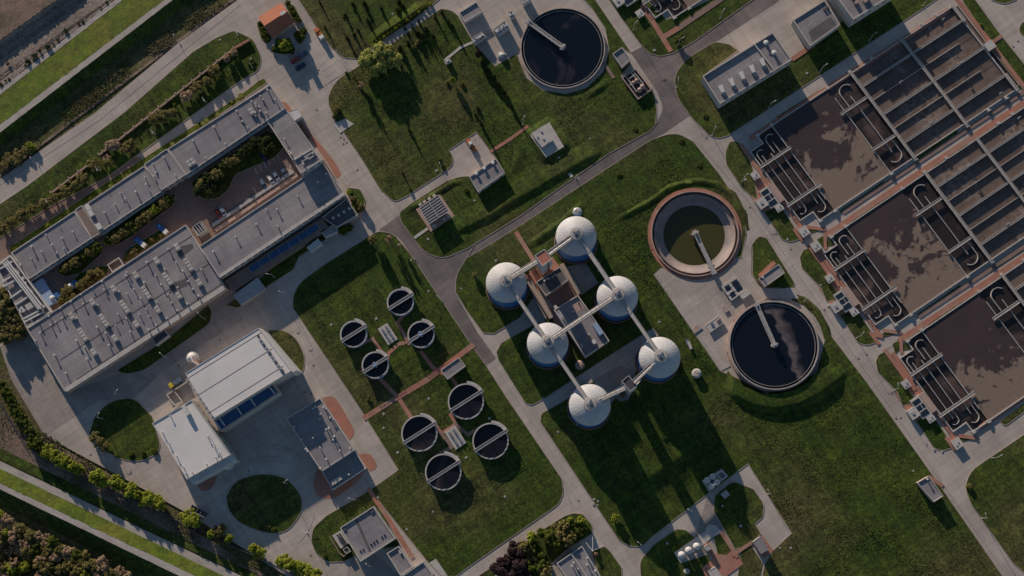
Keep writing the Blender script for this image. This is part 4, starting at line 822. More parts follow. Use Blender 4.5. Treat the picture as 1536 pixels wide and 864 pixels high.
# ================================================================ DIGESTERS
HUBZ = 17.2
hubs = [(864.6, 350), (758.8, 420.3), (927, 441), (821.4, 512), (991, 533.8), (885.2, 605.6)]
hubP = [P(x, y, HUBZ) for x, y in hubs]
def digester():
    t = thing('digester', 'x', 'digester', (0, 0, 0), 0, 'domed digesters linked by high bridges')
    MB().lathe((0, 0), [(9.75, 0), (9.75, .9), (9.2, 1.0)], 64).build('foundation', M['rust'], t, 'local')
    MB().lathe((0, 0), [(8.85, .9), (8.85, 12.6)], 64).build('wall', M['blue'], t, 'local')
    rb = MB()
    for i in range(48):
        a = 2*pi*i/48; rb.box((8.88*cos(a), 8.88*sin(a), 6.8), (.1, .12, 11.4), a)
    rb.build('cladding_rib', M['blue'], t, 'local')
    MB().lathe((0, 0), [(8.9, 12.3), (9.0, 12.55), (8.9, 12.9), (7.8, 14.0), (6, 15.1), (4, 15.9), (2.8, 16.2)], 64).build('dome', M['dome'], t, 'local')
    sm = MB()
    for i in range(32):
        a = 2*pi*i/32
        for (ra, za), (rb_, zb) in (((8.9, 12.92), (7.8, 14.02)), ((7.8, 14.02), (6, 15.12)), ((6, 15.12), (4, 15.92)), ((4, 15.92), (2.8, 16.22))):
            sm.beam((ra*cos(a), ra*sin(a), za+.02), (rb_*cos(a), rb_*sin(a), zb+.02), .05, .04)
    sm.build('dome_seam', M['conc_light'], t, 'local')
    h = MB().lathe((0, 0), [(2.9, 16.0), (2.9, 16.9), (2.6, 16.95), (.01, 17.0)], 32).build('hub', M['conc_light'], t, 'local')
    hr = MB()
    for i in range(20):
        a = 2*pi*i/20; b = 2*pi*(i+1)/20; hr.tube([(2.8*cos(a), 2.8*sin(a), 16.9), (2.8*cos(a), 2.8*sin(a), 18)], .05, 4).tube([(2.8*cos(a), 2.8*sin(a), 18), (2.8*cos(b), 2.8*sin(b), 18)], .07, 4)
    hr.build('railing', M['metal'], t, 'local')
    hp = MB().cyl((0, 0), .7, 17, 18.4, 14).cyl((.9, 1.0), .35, 17, 18, 10).cyl((-1.2, .5), .3, 17, 17.8, 10).box((.3, -1.3, 17.4), (.9, .6, .8)).tube([(0, 0, 17.9), (-1.4, -1.2, 17.6)], .2)
    hp.build('gas_fitting', M['steelblue'], t, 'local')
    ld = MB(); a = radians(200)
    for s_ in (-.3, .3): ld.tube([(9.3*cos(a)-s_*sin(a), 9.3*sin(a)+s_*cos(a), 0), (9.3*cos(a)-s_*sin(a), 9.3*sin(a)+s_*cos(a), 13.4)], .06, 4)
    for k in range(16): ld.tube([(9.3*cos(a)+.3*sin(a), 9.3*sin(a)-.3*cos(a), .5+k*.8), (9.3*cos(a)-.3*sin(a), 9.3*sin(a)+.3*cos(a), .5+k*.8)], .04, 4)
    ld.build('ladder', M['metal'], t, 'local')
    return t
M['dome'] = mk('aluminium_dome', (.54, .55, .56), (.49, .50, .52), .25, 2, .08, rough=.6, c3=(.47, .47, .46), s3=.12, streak=.1)
dg = digester()
dl = ['blue-walled white-domed digester topmost of the six, next to the pink-roofed tower', 'white-domed digester at the far left of the six', 'white-domed digester in the right middle, end of the longest bridge over the flat roof', 'white-domed digester in the left middle, start of the bridge over the flat roof', 'white-domed digester at the far right, beside the lone round chamber', 'white-domed digester lowest of the six, with its shadow on the wide lawn']
DG = []
for p, l_, a in zip(hubP, dl, (0, 1, .3, .2, .1, .6)): DG.append(dup(dg, (p.x, p.y, 0), a, l_))
def bridge(a, b, w_, label, z=16.4, kind='duct', wide_from=None):
    a = Vector((a[0], a[1], z)); b = Vector((b[0], b[1], z)); d = (b-a).normalized(); n = Vector((-d.y, d.x, 0))
    t = thing('pipe_bridge' if kind == 'duct' else 'walkway_bridge', label, 'bridge', ((a+b)/2).to_tuple(), 0, 'high bridges between the digesters')
    if kind == 'duct':
        MB().beam(a, b, w_, .9).build('duct', M['conc_light'], t)
        for s_ in (-1, 1): MB().beam(a+n*s_*(w_/2+.12)+Vector((0, 0, .25)), b+n*s_*(w_/2+.12)+Vector((0, 0, .25)), .16, .5).build('side_beam', M['metal'], t)
    else:
        MB().beam(a, b, w_, .3).build('deck', M['conc_light'], t)
        for s_ in (-1, 1):
            e = n*s_*(w_/2-.05); MB().rail(a+e, b+e, 1.2, 2.2, .07).build('railing', M['metal'], t)
            MB().beam(a+e+Vector((0, 0, .15)), b+e+Vector((0, 0, .15)), .2, .9).build('girder', M['conc_pink'], t)
        MB().tube([a+n*.3+Vector((0, 0, .5)), b+n*.3+Vector((0, 0, .5))], .22, 8).build('pipe', M['metal'], t)
    return t
def between(i, j, ra, rb): a, b = hubP[i], hubP[j]; d = (b-a).normalized(); return a+d*ra, b-d*rb
bridge(*between(0, 2, 2.9, 2.9), 1.5, 'slim pale duct bridge from the topmost digester down to the right middle one')
bridge(*between(2, 4, 2.9, 2.9), 1.3, 'slim pale duct bridge between the right middle and far right digesters')
bridge(*between(1, 3, 2.9, 2.9), 1.3, 'slim pale duct bridge between the far left and left middle digesters')
bridge(*between(3, 5, 2.9, 2.9), 1.3, 'slim pale duct bridge between the left middle and lowest digesters')
bridge(*between(3, 2, 2.9, 2.9), 1.9, 'railed walkway bridge crossing over the grey flat roof', kind='walk')
T1 = P(815, 386, 17); T2 = P(944.5, 579, 14.5)
bridge(hubP[0]+(T1-hubP[0]).normalized()*2.9, T1+(hubP[0]-T1).normalized()*3, 2.2, 'railed walkway from the pink-roofed tower up to the topmost digester', kind='walk')
bridge(hubP[1]+(T1-hubP[1]).normalized()*2.9, T1+(hubP[1]-T1).normalized()*3, 2.2, 'railed walkway from the pink-roofed tower to the far left digester', kind='walk')
bridge(hubP[5]+(T2-hubP[5]).normalized()*2.9, T2+(hubP[5]-T2).normalized()*2.2, 1.9, 'railed walkway from the lowest digester to the small dark-roofed tower', kind='walk', z=15.2)
bridge(hubP[4]+(T2-hubP[4]).normalized()*2.9, T2+(hubP[4]-T2).normalized()*2.2, 1.9, 'railed walkway from the far right digester to the small dark-roofed tower', kind='walk', z=15.2)
tw = bldg('stair_tower', 'white stair tower with pink roof between the two upper digesters', 'stair tower', [(802.5, 383), (816.5, 373.5), (828, 388.5), (813.5, 399)], 18.5, 'white', 'roof_red', .25, .25)
def slot(t, a, z0, z1, m='metal_dark', w_=.8):
    MB().box((a.x, a.y, (z0+z1)/2), (w_, .12, z1-z0), ANG).build('window', M[m], t)
q = P(822.5, 393, 18.5); slot(tw, q+Vector((.12, -.18, 0)), 2, 17, 'rust', .7)
t2 = bldg('stair_tower', 'small white stair tower with dark roof between the two lower digesters', 'stair tower', [(932.7, 571.7), (943, 563), (956, 579), (945, 587)], 15.0, 'white', 'metal_dark', .3, .2)
MB().box(tuple(P(927, 586, 1.4)), (4.5, 3, 2.8), ANG).build('plant_box', M['conc_light'], t2); MB().tube([P(955, 577, 6), P(962, 570, 6), P(962, 570, 2)], .3).build('pipe', M['white'], t2)
MB().box(tuple(P(933, 591, 1.0)), (3.0, 1.5, 2.0), VD).build('plant_box', M['rust'], t2)
bldg('boiler_house', 'dark blue-grey roofed block at the foot of the pink-roofed tower', 'boiler house', [(804, 423), (840, 400), (852, 420), (818.7, 443.5)], 5.0, 'wall_warm', 'roof_dark', .4, .3, trim='conc_light', vents=[(820, 419), (823, 418.5), (829, 416), (833, 413), (817, 422)])
cb = bldg('press_house', 'long flat grey roof beneath the walkway bridge in the digester group', 'building', [(831, 464.5), (867, 442.5), (914, 511), (878, 535.5)], 5.4, 'wall_warm', 'roof', .5, .4, vents=[(859.5, 468), (883, 502), (871.5, 517.5), (873, 521)])
MB().sheet(L([(857, 458), (868, 450), (877, 462), (864, 470)], 4.95), 4.955).build('roof_patch', M['conc_pink'], cb)
for x, y, l_, ww, hh, m_ in ((897, 494, 5.5, 2.2, 1.5, 'blue_light'), (891, 513, 1.8, 1.6, 1.3, 'white'), (868, 454, 1.2, .5, .6, 'metal_dark'), (885, 506, 1.8, .4, .5, 'metal_dark')):
    p = P(x, y, 5.4); MB().box((p.x, p.y, 4.9+hh/2), (l_, ww, hh), VD).build('roof_unit', M[m_], cb)
MB().tube([P(836, 466, 6), P(843, 478, 6)], .22).tube([P(838, 465, 6), P(845, 476, 6)], .22).build('roof_pipe', M['white'], cb)
MB().box(tuple(P(834, 462.5, 2)), (2.2, 1.3, 4), VD).build('side_duct', M['conc_light'], cb)
for lab, q in (('pale covered pipe channel along the left side of the boiler house', [(793, 422), (827, 477)]), ('pale covered pipe channel along the right side of the boiler house', [(842, 396), (869, 441)])):
    t = thing('pipe_channel', lab, 'pipe channel', tuple(P(*q[0])))
    a, b = P(*q[0], 1.2), P(*q[1], 1.2); d = (b-a).normalized(); n = Vector((-d.y, d.x, 0))
    MB().beam(a, b, 2.4, 1.0).build('cover', M['wall_warm'], t)
    for s_ in (-1.0, -.2, .9): MB().tube([a+n*s_+Vector((0, 0, .2)), b+n*s_+Vector((0, 0, .2))], .16).build('pipe', M['rust' if s_ < -.5 else 'conc_light'], t)
def chamber(label, x, y, r, h, m='conc_light'):
    p = P(x, y, h); t = thing('round_chamber', label, 'chamber', (p.x, p.y, 0))
    MB().cyl((p.x, p.y), r, 0, h, 32).build('wall', M[m], t); MB().lathe((p.x, p.y), [(r+.15, h-.2), (r+.15, h+.05), (r*.6, h+.12), (.01, h+.15)], 32).build('lid', M[m], t)
    MB().cyl((p.x+r*.35, p.y+r*.2), .3, h+.1, h+.5, 10).build('hatch', M['metal'], t); MB().box((p.x, p.y, h+.2), (r*1.2, .3, .2), VD).build('pipe', M['conc_pink'], t)
chamber('round pale chamber just above the topmost digester', 866, 318, 2.0, 1.6, 'metal'); chamber('round pale chamber between the two lower left digesters', 869.8, 547.5, 2.0, 1.2, 'conc_pink')
chamber('round white chamber on the lawn right of the far right digester', 1045, 560, 2.0, 1.6)
chamber('small round white chamber cut near the bottom edge', 1030, 857, 1.1, .8)

# ================================================================ CLARIFIERS
def clarifier(label, x, y, r, h, wz, brid_px, wall='conc_wall', ringm='brick', water='clar', drained=False, lip=.16):
    c = P(x, y, h); t = thing('clarifier', label, 'settling tank', (c.x, c.y, 0)); c = (c.x, c.y)
    MB().ring(c, r-.45, r, 0, h, 96).build('wall', M[wall], t)
    MB().ring(c, r, r+(1.5 if drained else .55), 0, lip+.02, 96).build('brick_path', M[ringm], t)
    if not drained:
        MB().ring(c, r-1.6, r-1.45, wz-.2, wz+.2, 96).build('weir', M['conc_wall'], t)
        MB().cyl(c, r-.4, wz-.1, wz, 96).build('water', M[water], t)
    else:
        MB().lathe(c, [(r-.42, h-.1), (r-.42, h-1.2), (r-2.6, h-1.35), (r-2.7, -2.0), (13.6, -2.6), (2, -3.4), (.01, -3.5)], 96).build('floor', M['drained'], t)
        MB().cyl(c, 13.9, -2.75, -2.55, 72).build('water', M['algae'], t)
        MB().ring(c, r-1.5, r-1.3, h-1.3, h-.5, 96).build('launder', M['rust'], t)
    a = P(*brid_px, h+.6); b = Vector((c[0], c[1], h+.6)); d = (b-a).normalized(); n = Vector((-d.y, d.x, 0)); b2 = b+d*1.2
    br = MB().beam(a, b2, 1.5, .35).build('bridge', M['metal'], t)
    for s_ in (-.75, .75):
        MB().rail(a+n*s_, b2+n*s_, 1.1, 2.5, .07).build('railing', M['conc_light'], t); MB().beam(a+n*s_+Vector((0, 0, .2)), b2+n*s_+Vector((0, 0, .2)), .18, .7).build('girder', M['conc_light'], t)
    MB().cyl(c, 1.1, -3.4 if drained else .2, h+.5, 20).build('centre_column', M['conc_pink' if drained else 'conc_light'], t)
    MB().box((b.x, b.y, h+.75), (3.2, 1.0, .5), atan2(n.y, n.x)).cyl(c, .6, h+.6, h+1.6, 14).build('drive', M['conc_light'], t)
    MB().box(tuple(a), (1.6, 2.4, .9), atan2(d.y, d.x)).build('end_carriage', M['metal'], t)
    if drained:
        MB().ring(c, 1.6, 1.9, -1.6, .2, 24).build('inlet_drum', M['rust'], t)
    return t
M['drained'] = mk('wet_stained_concrete', (.36, .30, .27), (.25, .21, .20), .15, 2, .15, c3=(.20, .19, .21), s3=.07)
clarifier('full dark round tank at the top of the picture with a stub bridge', 844, 71.5, 19.6, 1.0, .45, (791.5, 32.5), ringm='conc_pink')
clarifier('half-empty round tank with olive green water and a brick ring', 1042.5, 350, 19.7, .8, 2.0, (1071, 409), 'conc_pink', drained=True)
clarifier('dark round tank streaked with pale foam, beside the concrete apron', 1161, 517.5, 19.7, 2.7, 2.0, (1134.5, 457), 'conc_wall', ringm='conc_pink', water='clar_foam', lip=1.7)
# small pits on the apron
t = bldg('sludge_pit', 'concrete pit with three dark openings between the two right clarifiers', 'pit', [(1082, 430), (1104, 415), (1118, 436), (1097, 451)], 1.0, 'conc_light', 'conc_light', .05, .3, trim='conc_light')
for q in ([(1086, 431), (1093, 426), (1098, 434), (1091, 438)], [(1096, 424), (1105, 418), (1115, 434), (1107, 439)], [(1094, 441), (1100, 436), (1105, 443), (1098, 448)]): MB().sheet(L(q, 1.0), .99).build('opening', M['glass'], t)
MB().box(tuple(P(1118, 442, .8)), (5, 2.2, 1.6), ANG).build('cabinet', M['conc_light'], t); MB().rail(P(1082, 430, 1.0), P(1105, 415, 1.0), 1.1, 2, .06).build('railing', M['white'], t)
t = bldg('control_cabin', 'low pale control cabin with roof gear on the apron below the pit', 'control cabin', [(1059, 488), (1078, 475), (1086, 484), (1065, 499)], 1.1, 'conc_light', 'conc_light', .1, .15, trim='conc_light')
MB().cyl(P2(1068, 486, 1.1), .7, 1.0, 1.4, 12).build('fan', M['steelblue'], t); MB().box(tuple(P(1078, 481, 1.1)), (1.8, .9, .5), ANG).build('hatch', M['rust'], t)
t = bldg('meter_box', 'small pale meter box standing on the apron between pit and cabin', 'meter box', [(1083, 461), (1088, 458), (1094, 465), (1088, 469)], .7, 'conc_light', 'conc_pink', .08, .12, trim='conc_light')
t = bldg('inlet_sump', 'faded pinkish sump slab at the left edge of the apron', 'sump', [(1040, 492), (1046, 486), (1053, 492), (1042, 500)], .45, 'conc_pink', 'conc_pink', .05, .15, trim='conc_light')
t = thing('culvert_mouth', 'small white concrete outlet in the lawn left of the apron', 'culvert', tuple(P(1034, 516)))
MB().box(tuple(P(1034.5, 518, .6)), (1.2, 3.6, 1.0), radians(20)).build('headwall', M['conc_light'], t); MB().box(tuple(P(1031.5, 513, .4)), (1.6, 2.4, .5), radians(20)).build('basin', M['steelblue'], t)

# ================================================================ SMALL ROUND TANKS
def rtank(r, h, wz, unit):
    t = thing('round_tank', 'x', 'round tank', (0, 0, 0))
    MB().lathe((0, 0), [(r, 0), (r, h), (r-.38, h), (r-.38, wz)], 56, smooth=False).build('wall', M['blue_light'], t, 'local')
    MB().ring((0, 0), r-.5, r+.08, h-.25, h+.05, 56).build('rim', M['conc_light'], t, 'local')
    MB().cyl((0, 0), r-.37, wz-.1, wz, 56).build('water', M['tankwater'], t, 'local')
    a, b = Vector((-r-.4, 0, h+.35)), Vector((r+.9, 0, h+.35))
    MB().beam(a, b, .9, .2).build('bridge_deck', M['metal'], t, 'local')
    for s_ in (-.6, .6):
        o = Vector((0, s_, 0)); MB().rail(a+o, b+o, 1.1, 2, .05).beam(a+o+Vector((0, 0, .2)), b+o+Vector((0, 0, .2)), .2, .5).build('railing', M['conc_light'], t, 'local')
    MB().ring((0, 0), r, r+1.1, h-.1, h+.1, 12, radians(-2), radians(55)).build('gallery', M['conc_light'], t, 'local')
    if unit: MB().box((0, 0, h+.8), (1.7, 1.7, 1.2), 0).build('drive_unit', M['blue_light'], t, 'local'); MB().ring((0, 0), 1.3, 1.5, h+.1, h+1.0, 4).build('unit_frame', M['conc_light'], t, 'local')
    else: MB().tube([(0, 0, h), (0, 0, wz-.1)], .2).tube([(-2, 0, wz+.1), (2, 0, wz+.1)], .1).build('mixer', M['metal'], t, 'local')
    return t
ta, tb, tc_ = rtank(6.0, 2.5, .3, False), rtank(6.0, 2.5, .3, True), rtank(7.9, 2.5, .9, False)
for o in (ta, tb): o['group'] = 'four smaller round tanks on the upper part of the lawn'
tc_['group'] = 'four larger round tanks on the lower part of the lawn'
for pr_, h_, x, y, l_ in ((ta, 2.5, 600.5, 453, 'smaller dark round tank nearest the asphalt road, topmost on the lawn'), (ta, 2.5, 530.2, 501, 'smaller dark round tank at the far left of the upper four'), (tb, 2.5, 631.5, 501.5, 'smaller round tank with a boxed drive, right of the pale pad'), (tb, 2.5, 562.8, 547.5, 'smaller round tank with a boxed drive, below the pale pad'),
                        (tc_, 2.5, 629, 650, 'larger round tank at the left of the lower four'), (tc_, 2.5, 698.8, 602, 'larger round tank topmost of the lower four, under the grey shed'), (tc_, 2.5, 735.8, 661.5, 'larger round tank with swirled rings, right of the lower four'), (tc_, 2.5, 664.8, 708, 'larger round tank lowest of the lower four')):
    p = P(x, y, h_); dup(pr_, (p.x, p.y, 0), ANG-.02, l_)
def pumppad(label, x, y, sx, sy, group):
    p = P(x, y, .5); t = thing('pump_pad', label, 'pump pad', (p.x, p.y, 0), ANG, group)
    MB().box((0, 0, .25), (sx, sy, .5)).build('slab', M['conc_light'], t, 'local')
    for i in (-1, 1):
        for j in (-1, 1):
            MB().box((i*sx*.2, j*sy*.22, .75), (.7, sy*.3, .5)).build('pump', M['steelblue'], t, 'local'); MB().tube([(i*sx*.2+.8, j*sy*.34, .7), (i*sx*.2+.8, j*sy*.08, .7)], .14).build('pipe', M['conc_light'], t, 'local')
pumppad('pale pump pad with four grey pumps among the upper four tanks', 581.5, 501, 5.0, 8.8, 'pump pads'); pumppad('pale pump pad with four grey pumps among the lower four tanks', 683, 656, 5.6, 9.3, 'pump pads')
# dosing tanks near the bottom
t = thing('dosing_station', 'pale plinth with four white dosing tanks and a square tub, in shade', 'dosing station', tuple(P(1072, 720)))
MB().prism(ccw(L([(1053, 721), (1083, 703), (1092, 714.5), (1064, 738)], .7)), 0, .7).build('plinth', M['conc_light'], t)
for x, y in ((1061.5, 720), (1069, 715), (1075.5, 723.5), (1068, 729)):
    p = P(x, y, 3.3); MB().lathe((p.x, p.y), [(1.3, .7), (1.3, 3.0), (.7, 3.5), (.01, 3.55)], 20).build('tank', M['white'], t); MB().cyl((p.x, p.y), .3, 3.5, 3.9, 8).build('valve', M['metal'], t)
q = ccw(L([(1075, 712), (1083, 706), (1091, 714), (1083, 720)], 2)); MB().frame(q, offset(q, -.3), .7, 2.0).build('tub', M['white'], t); MB().sheet(offset(q, -.25), 1.4).build('tub_cover', M['roof'], t)
MB().tube([P(1061.5, 720, 4), P(1069, 729, 4), P(1075, 723, 4), P(1069, 715, 4)], .15).build('pipe', M['white'], t)
t = thing('dosing_tanks', 'row of three white domed tanks on a long pale pad by a pipe rack', 'tank row', tuple(P(1034, 826)))
for x, y in ((1023, 832.5), (1033.5, 825.5), (1045.5, 819.5)):
    p = P(x, y, 3.0); MB().lathe((p.x, p.y), [(1.55, .2), (1.55, 2.7), (1.0, 3.3), (.01, 3.5)], 24).build('tank', M['white'], t); MB().cyl((p.x, p.y), .35, 3.4, 3.8, 8).build('valve', M['metal'], t)
MB().rail(P(1027, 841.5, .2), P(1050, 827, .2), 1.6, 1.5, .1).build('pipe_rack', M['white'], t); MB().beam(P(1027, 842, 1.6), P(1050, 827.5, 1.6), .8, .12).build('rack_cover', M['conc_light'], t)

# ================================================================ AERATION BASINS
def basin():
    T, W = .7, -.08                                   # wall top and liquor level; local x along the road, y away from it (negative)
    t = thing('aeration_basin', 'x', 'aeration basin', (0, 0, 0), 0, 'rectangular aeration basins')
    def Wl(mb, *pts, w_=.4, top=T):
        for a, b in zip(pts[:-1], pts[1:]):
            a = Vector((a[0], -a[1], top)); b = Vector((b[0], -b[1], top)); d = (b-a).normalized()*w_*.5*.98; mb.beam(a-d, b+d, w_, top+1.2); top -= .004
        return mb
    Wl(MB(), (-8.2, 0), (101.5, 0), (101.5, 48), (-8.2, 48), (-8.2, 43.2), (-15.3, 43.2), (-15.3, 4.6), (-8.2, 4.6), (-8.2, 0), w_=.5).build('outer_wall', M['conc_light'], t, 'local')
    def surf(name, x0, x1, y0, y1, m, z=W):
        return MB().add([(x0, -y1, z), (x1, -y1, z), (x1, -y0, z), (x0, -y0, z)], [(0, 1, 2, 3)]).build(name, M[m], t, 'local')
    surf('pool_water', .2, 31.2, .25, 47.8, 'pool', W+.47); surf('channel_water', 31.25, 44, .25, 47.8, 'channel'); surf('channel_water', -8.1, .1, .25, 47.8, 'channel', W-.01); surf('channel_water', -15.1, -7.9, 4.7, 43.1, 'channel', W-.02)
    surf('lane_water', 44.1, 72.5, .25, 47.8, 'lane', W-.03); surf('lane_water', 72.5, 101.3, .25, 47.8, 'lane', W-.035)
    pm = MB(); pt = T-.02
    Wl(pm, (0, .3), (0, 41.5), w_=.32, top=pt); Wl(pm, (31.2, 5.5), (31.2, 47.8), w_=.32, top=pt)
    for x, a, b in ((-4.1, 6.5, 41.0), (-11.9, 9.2, 38.5), (-8.0, 10.5, 37.0), (37.6, 8.5, 40.5)): Wl(pm, (x, a), (x, b), w_=.26, top=pt-.03)
    pm.build('partition', M['conc_light'], t, 'local')
    def arc(cx, cy, r, a0, a1, leg, sgn):
        """curved guide wall: a hook whose straight leg runs along y"""
        mb = MB(); mb.ring((cx, -cy), r-.15, r+.15, W, T-.1, 16, radians(a0), radians(a1)); mb.wall([(cx+sgn*r, -cy), (cx+sgn*r, -leg)], .3, W, T-.1); return mb.build('guide_wall', M['conc_light'], t, 'local')
    arc(-4.1, 4.9, 2.3, 30, 180, 11, -1); arc(-11.8, 8.2, 1.9, 30, 180, 12.6, -1); arc(-11.8, 39.6, 1.9, 210, 360, 35.6, 1); arc(-4.1, 43.0, 2.4, 210, 360, 37.4, 1)
    arc(37.6, 6.0, 3.4, 30, 180, 12.2, -1); arc(37.6, 42.0, 3.4, 210, 360, 36, 1)
    ln = MB()
    for k in (1, 2, 3, 4, 5):
        y = 8*k-.05
        Wl(ln, (44.2, y), (72.3, y), w_=.3, top=T-.05); Wl(ln, (72.9, y), (101.2 if k % 2 else 93.2, y), w_=.3, top=T-.055)
    ln.build('lane_wall', M['conc_wall'], t, 'local')
    def walk(a, b, w_=.85, z=T+.22):
        a = Vector((a[0], -a[1], z)); b = Vector((b[0], -b[1], z)); d = (b-a).normalized(); n = Vector((-d.y, d.x, 0)); wk = MB().beam(a, b, w_, .22).build('walkway', M['conc_wall'], t, 'local')
        r = MB()
        for s_ in (-1, 1): r.rail(a+n*s_*(w_/2-.06), b+n*s_*(w_/2-.06), .85, 3.4, .035).beam(a+n*s_*(w_/2)+Vector((0, 0, .12)), b+n*s_*(w_/2)+Vector((0, 0, .12)), .2, .3)
        me = r.mesh('railing'); me.materials.append(M['conc_light']); o = bpy.data.objects.new('railing', me); COL.objects.link(o); o.parent = wk
    walk((44, -.6), (44, 48.8), 1.1, T+.42); walk((72.6, -.6), (72.6, 49.2), 1.05, T+.40); walk((101.6, -.5), (101.6, 9), 1.3, T+.40); walk((101.4, 39.5), (101.4, 49), 1.3, T+.4)
    for y in (8, 24, 40): walk((45, y), (71.7, y)); walk((73.5, y), (101.5, y))
    walk((-16.2, 13.2), (.9, 13.2), 1.2, T+.4); walk((-16.6, 34.6), (2.4, 34.6), 1.2, T+.4); walk((28.6, 13.2), (43, 13.2), 1.2, T+.4); walk((30.4, 34.9), (43, 34.9), 1.2, T+.4)
    # effluent channel on the far end, posts, gates and diffuser gear
    ec = MB(); Wl(ec, (101.9, 1), (103.8, 1), (103.8, 23), (101.9, 23), top=T-.2, w_=.3); Wl(ec, (101.9, 27), (103.8, 27), (103.8, 47), (101.9, 47), top=T-.21, w_=.3); ec.build('effluent_channel', M['conc_pink'], t, 'local')
    surf('channel_water', 101.8, 103.7, 1.1, 22.9, 'lane', W-.05); surf('channel_water', 101.8, 103.7, 27.1, 46.9, 'channel', W-.05)
    MB().box((103.9, -24.8, .7), (4.4, 4.0, 1.3)).build('outlet_chamber', M['conc_light'], t, 'local')
    for x, y in ((-8.2, .1), (0, -.3), (31.2, -.3), (44, -.9), (85, -.6), (93, -.5), (0, 48.2), (31, 48.3), (-8.2, 48.2), (44, 49), (72.6, 49.6), (85, 48.9), (95, 48.8), (56, -.6)):
        MB().box((x, -y, .45), (1.3, 1.3, 1.2)).box((x+.9, -y-.5, .35), (.6, .5, .9)).build('gate_post', M['conc_light'], t, 'local')
    for x, y in ((94, 2.6), (94, 45.6), (60, 16), (86, 32), (60, 39), (88, 24), (62, 8)):
        MB().box((x, -y, T+.5), (1.4, .5, .4)).cyl((x+.5, -y), .25, T, T+1.3, 8).box((x-.4, -y-.6, T+.3), (.3, 1.2, .25)).build('mixer_drive', M['metal'], t, 'local')
    # screen house unit on the pink forecourt
    MB().box((-19.4, -26.8, .7), (7.4, 9.5, 1.4)).build('screen_house', M['conc_light'], t, 'local')
    MB().box((-16.9, -26.8, 1.5), (2.9, 9.6, .3)).build('grating_roof', M['conc_pink'], t, 'local')
    for i, (dx, dy, sx, sy) in enumerate(((-21, -22.7, 3.8, .0), (-21, -24, 3.6, 2.0), (-21.6, -26.8, 2.3, 2.2), (-19.5, -26.8, 1.3, 2.2), (-21, -29.8, 3.8, 2.4))):
        if sy: MB().box((dx, dy, 1.42), (sx, sy, .1)).build('screen_opening', M['glass'], t, 'local')
    MB().box((-25, -27.2, .8), (4.4, 4.6, 1.6)).build('control_room', M['conc_light'], t, 'local'); MB().box((-25.2, -27, 1.7), (1.3, 1.3, .3)).build('roof_hatch', M['metal'], t, 'local')
    return t
bas = basin()
O = [(1158, 188), (1268.5, 340), (1383, 496)]
for (x, y), l_ in zip(BO[:3], ('upper aeration basin with a pale patchy scum pool, beside the shaded lawn', 'middle aeration basin with brown pool half covered by tan scum', 'lower right aeration basin cut by the right edge of the picture')):
    p = P(x, y, .7); dup(bas, (p.x, p.y, 0), ANG, l_)
p = P(944.5, -108, .7); dup(bas, (p.x, p.y, 0), ANG, 'aeration basin of which only one corner shows at the top edge')
for lab, x, y, s_ in (('pale valve box left of the upper basin, on the pink path', 1133, 263, 3.3), ('pale valve box on pink path at the lower left corner of the upper basin', 1168.5, 311, 3.3), ('larger pale box above the road between upper and middle basins', 1206, 347, 4), ('larger pale box below the road between upper and middle basins', 1224, 369, 4), ('pale valve box left of the middle basin, above its screen house', 1244.5, 417.5, 3.3), ('pale valve box at the lower left corner of the middle basin', 1281, 467, 3.3),
                        ('pale valve box left of the lower basin, above its screen house', 1359, 576, 3.3), ('pale valve box at the lower left corner of the lower basin', 1396, 627, 3.3), ('larger pale box at the road bend below the lower basin', 1436, 665, 4), ('pale valve box near the basin corner at the top edge', 959.7, 20, 3.2)):
    p = P(x, y, 1.3); t = thing('valve_box', lab, 'valve box', (p.x, p.y, 0), ANG, 'pale valve boxes beside the basins')
    MB().box((0, 0, .6), (s_-.2, s_+.1, 1.2)).build('wall', M['wall_warm'], t, 'local'); MB().box((0, 0, 1.28), (s_+.1, s_+.4, .2)).build('roof', M['conc_light'], t, 'local')
    MB().cyl((.6, .3), .3, 1.35, 1.7, 8).box((-.7, -.6, 1.42), (.8, .8, .2)).build('roof_hatch', M['metal'], t, 'local')

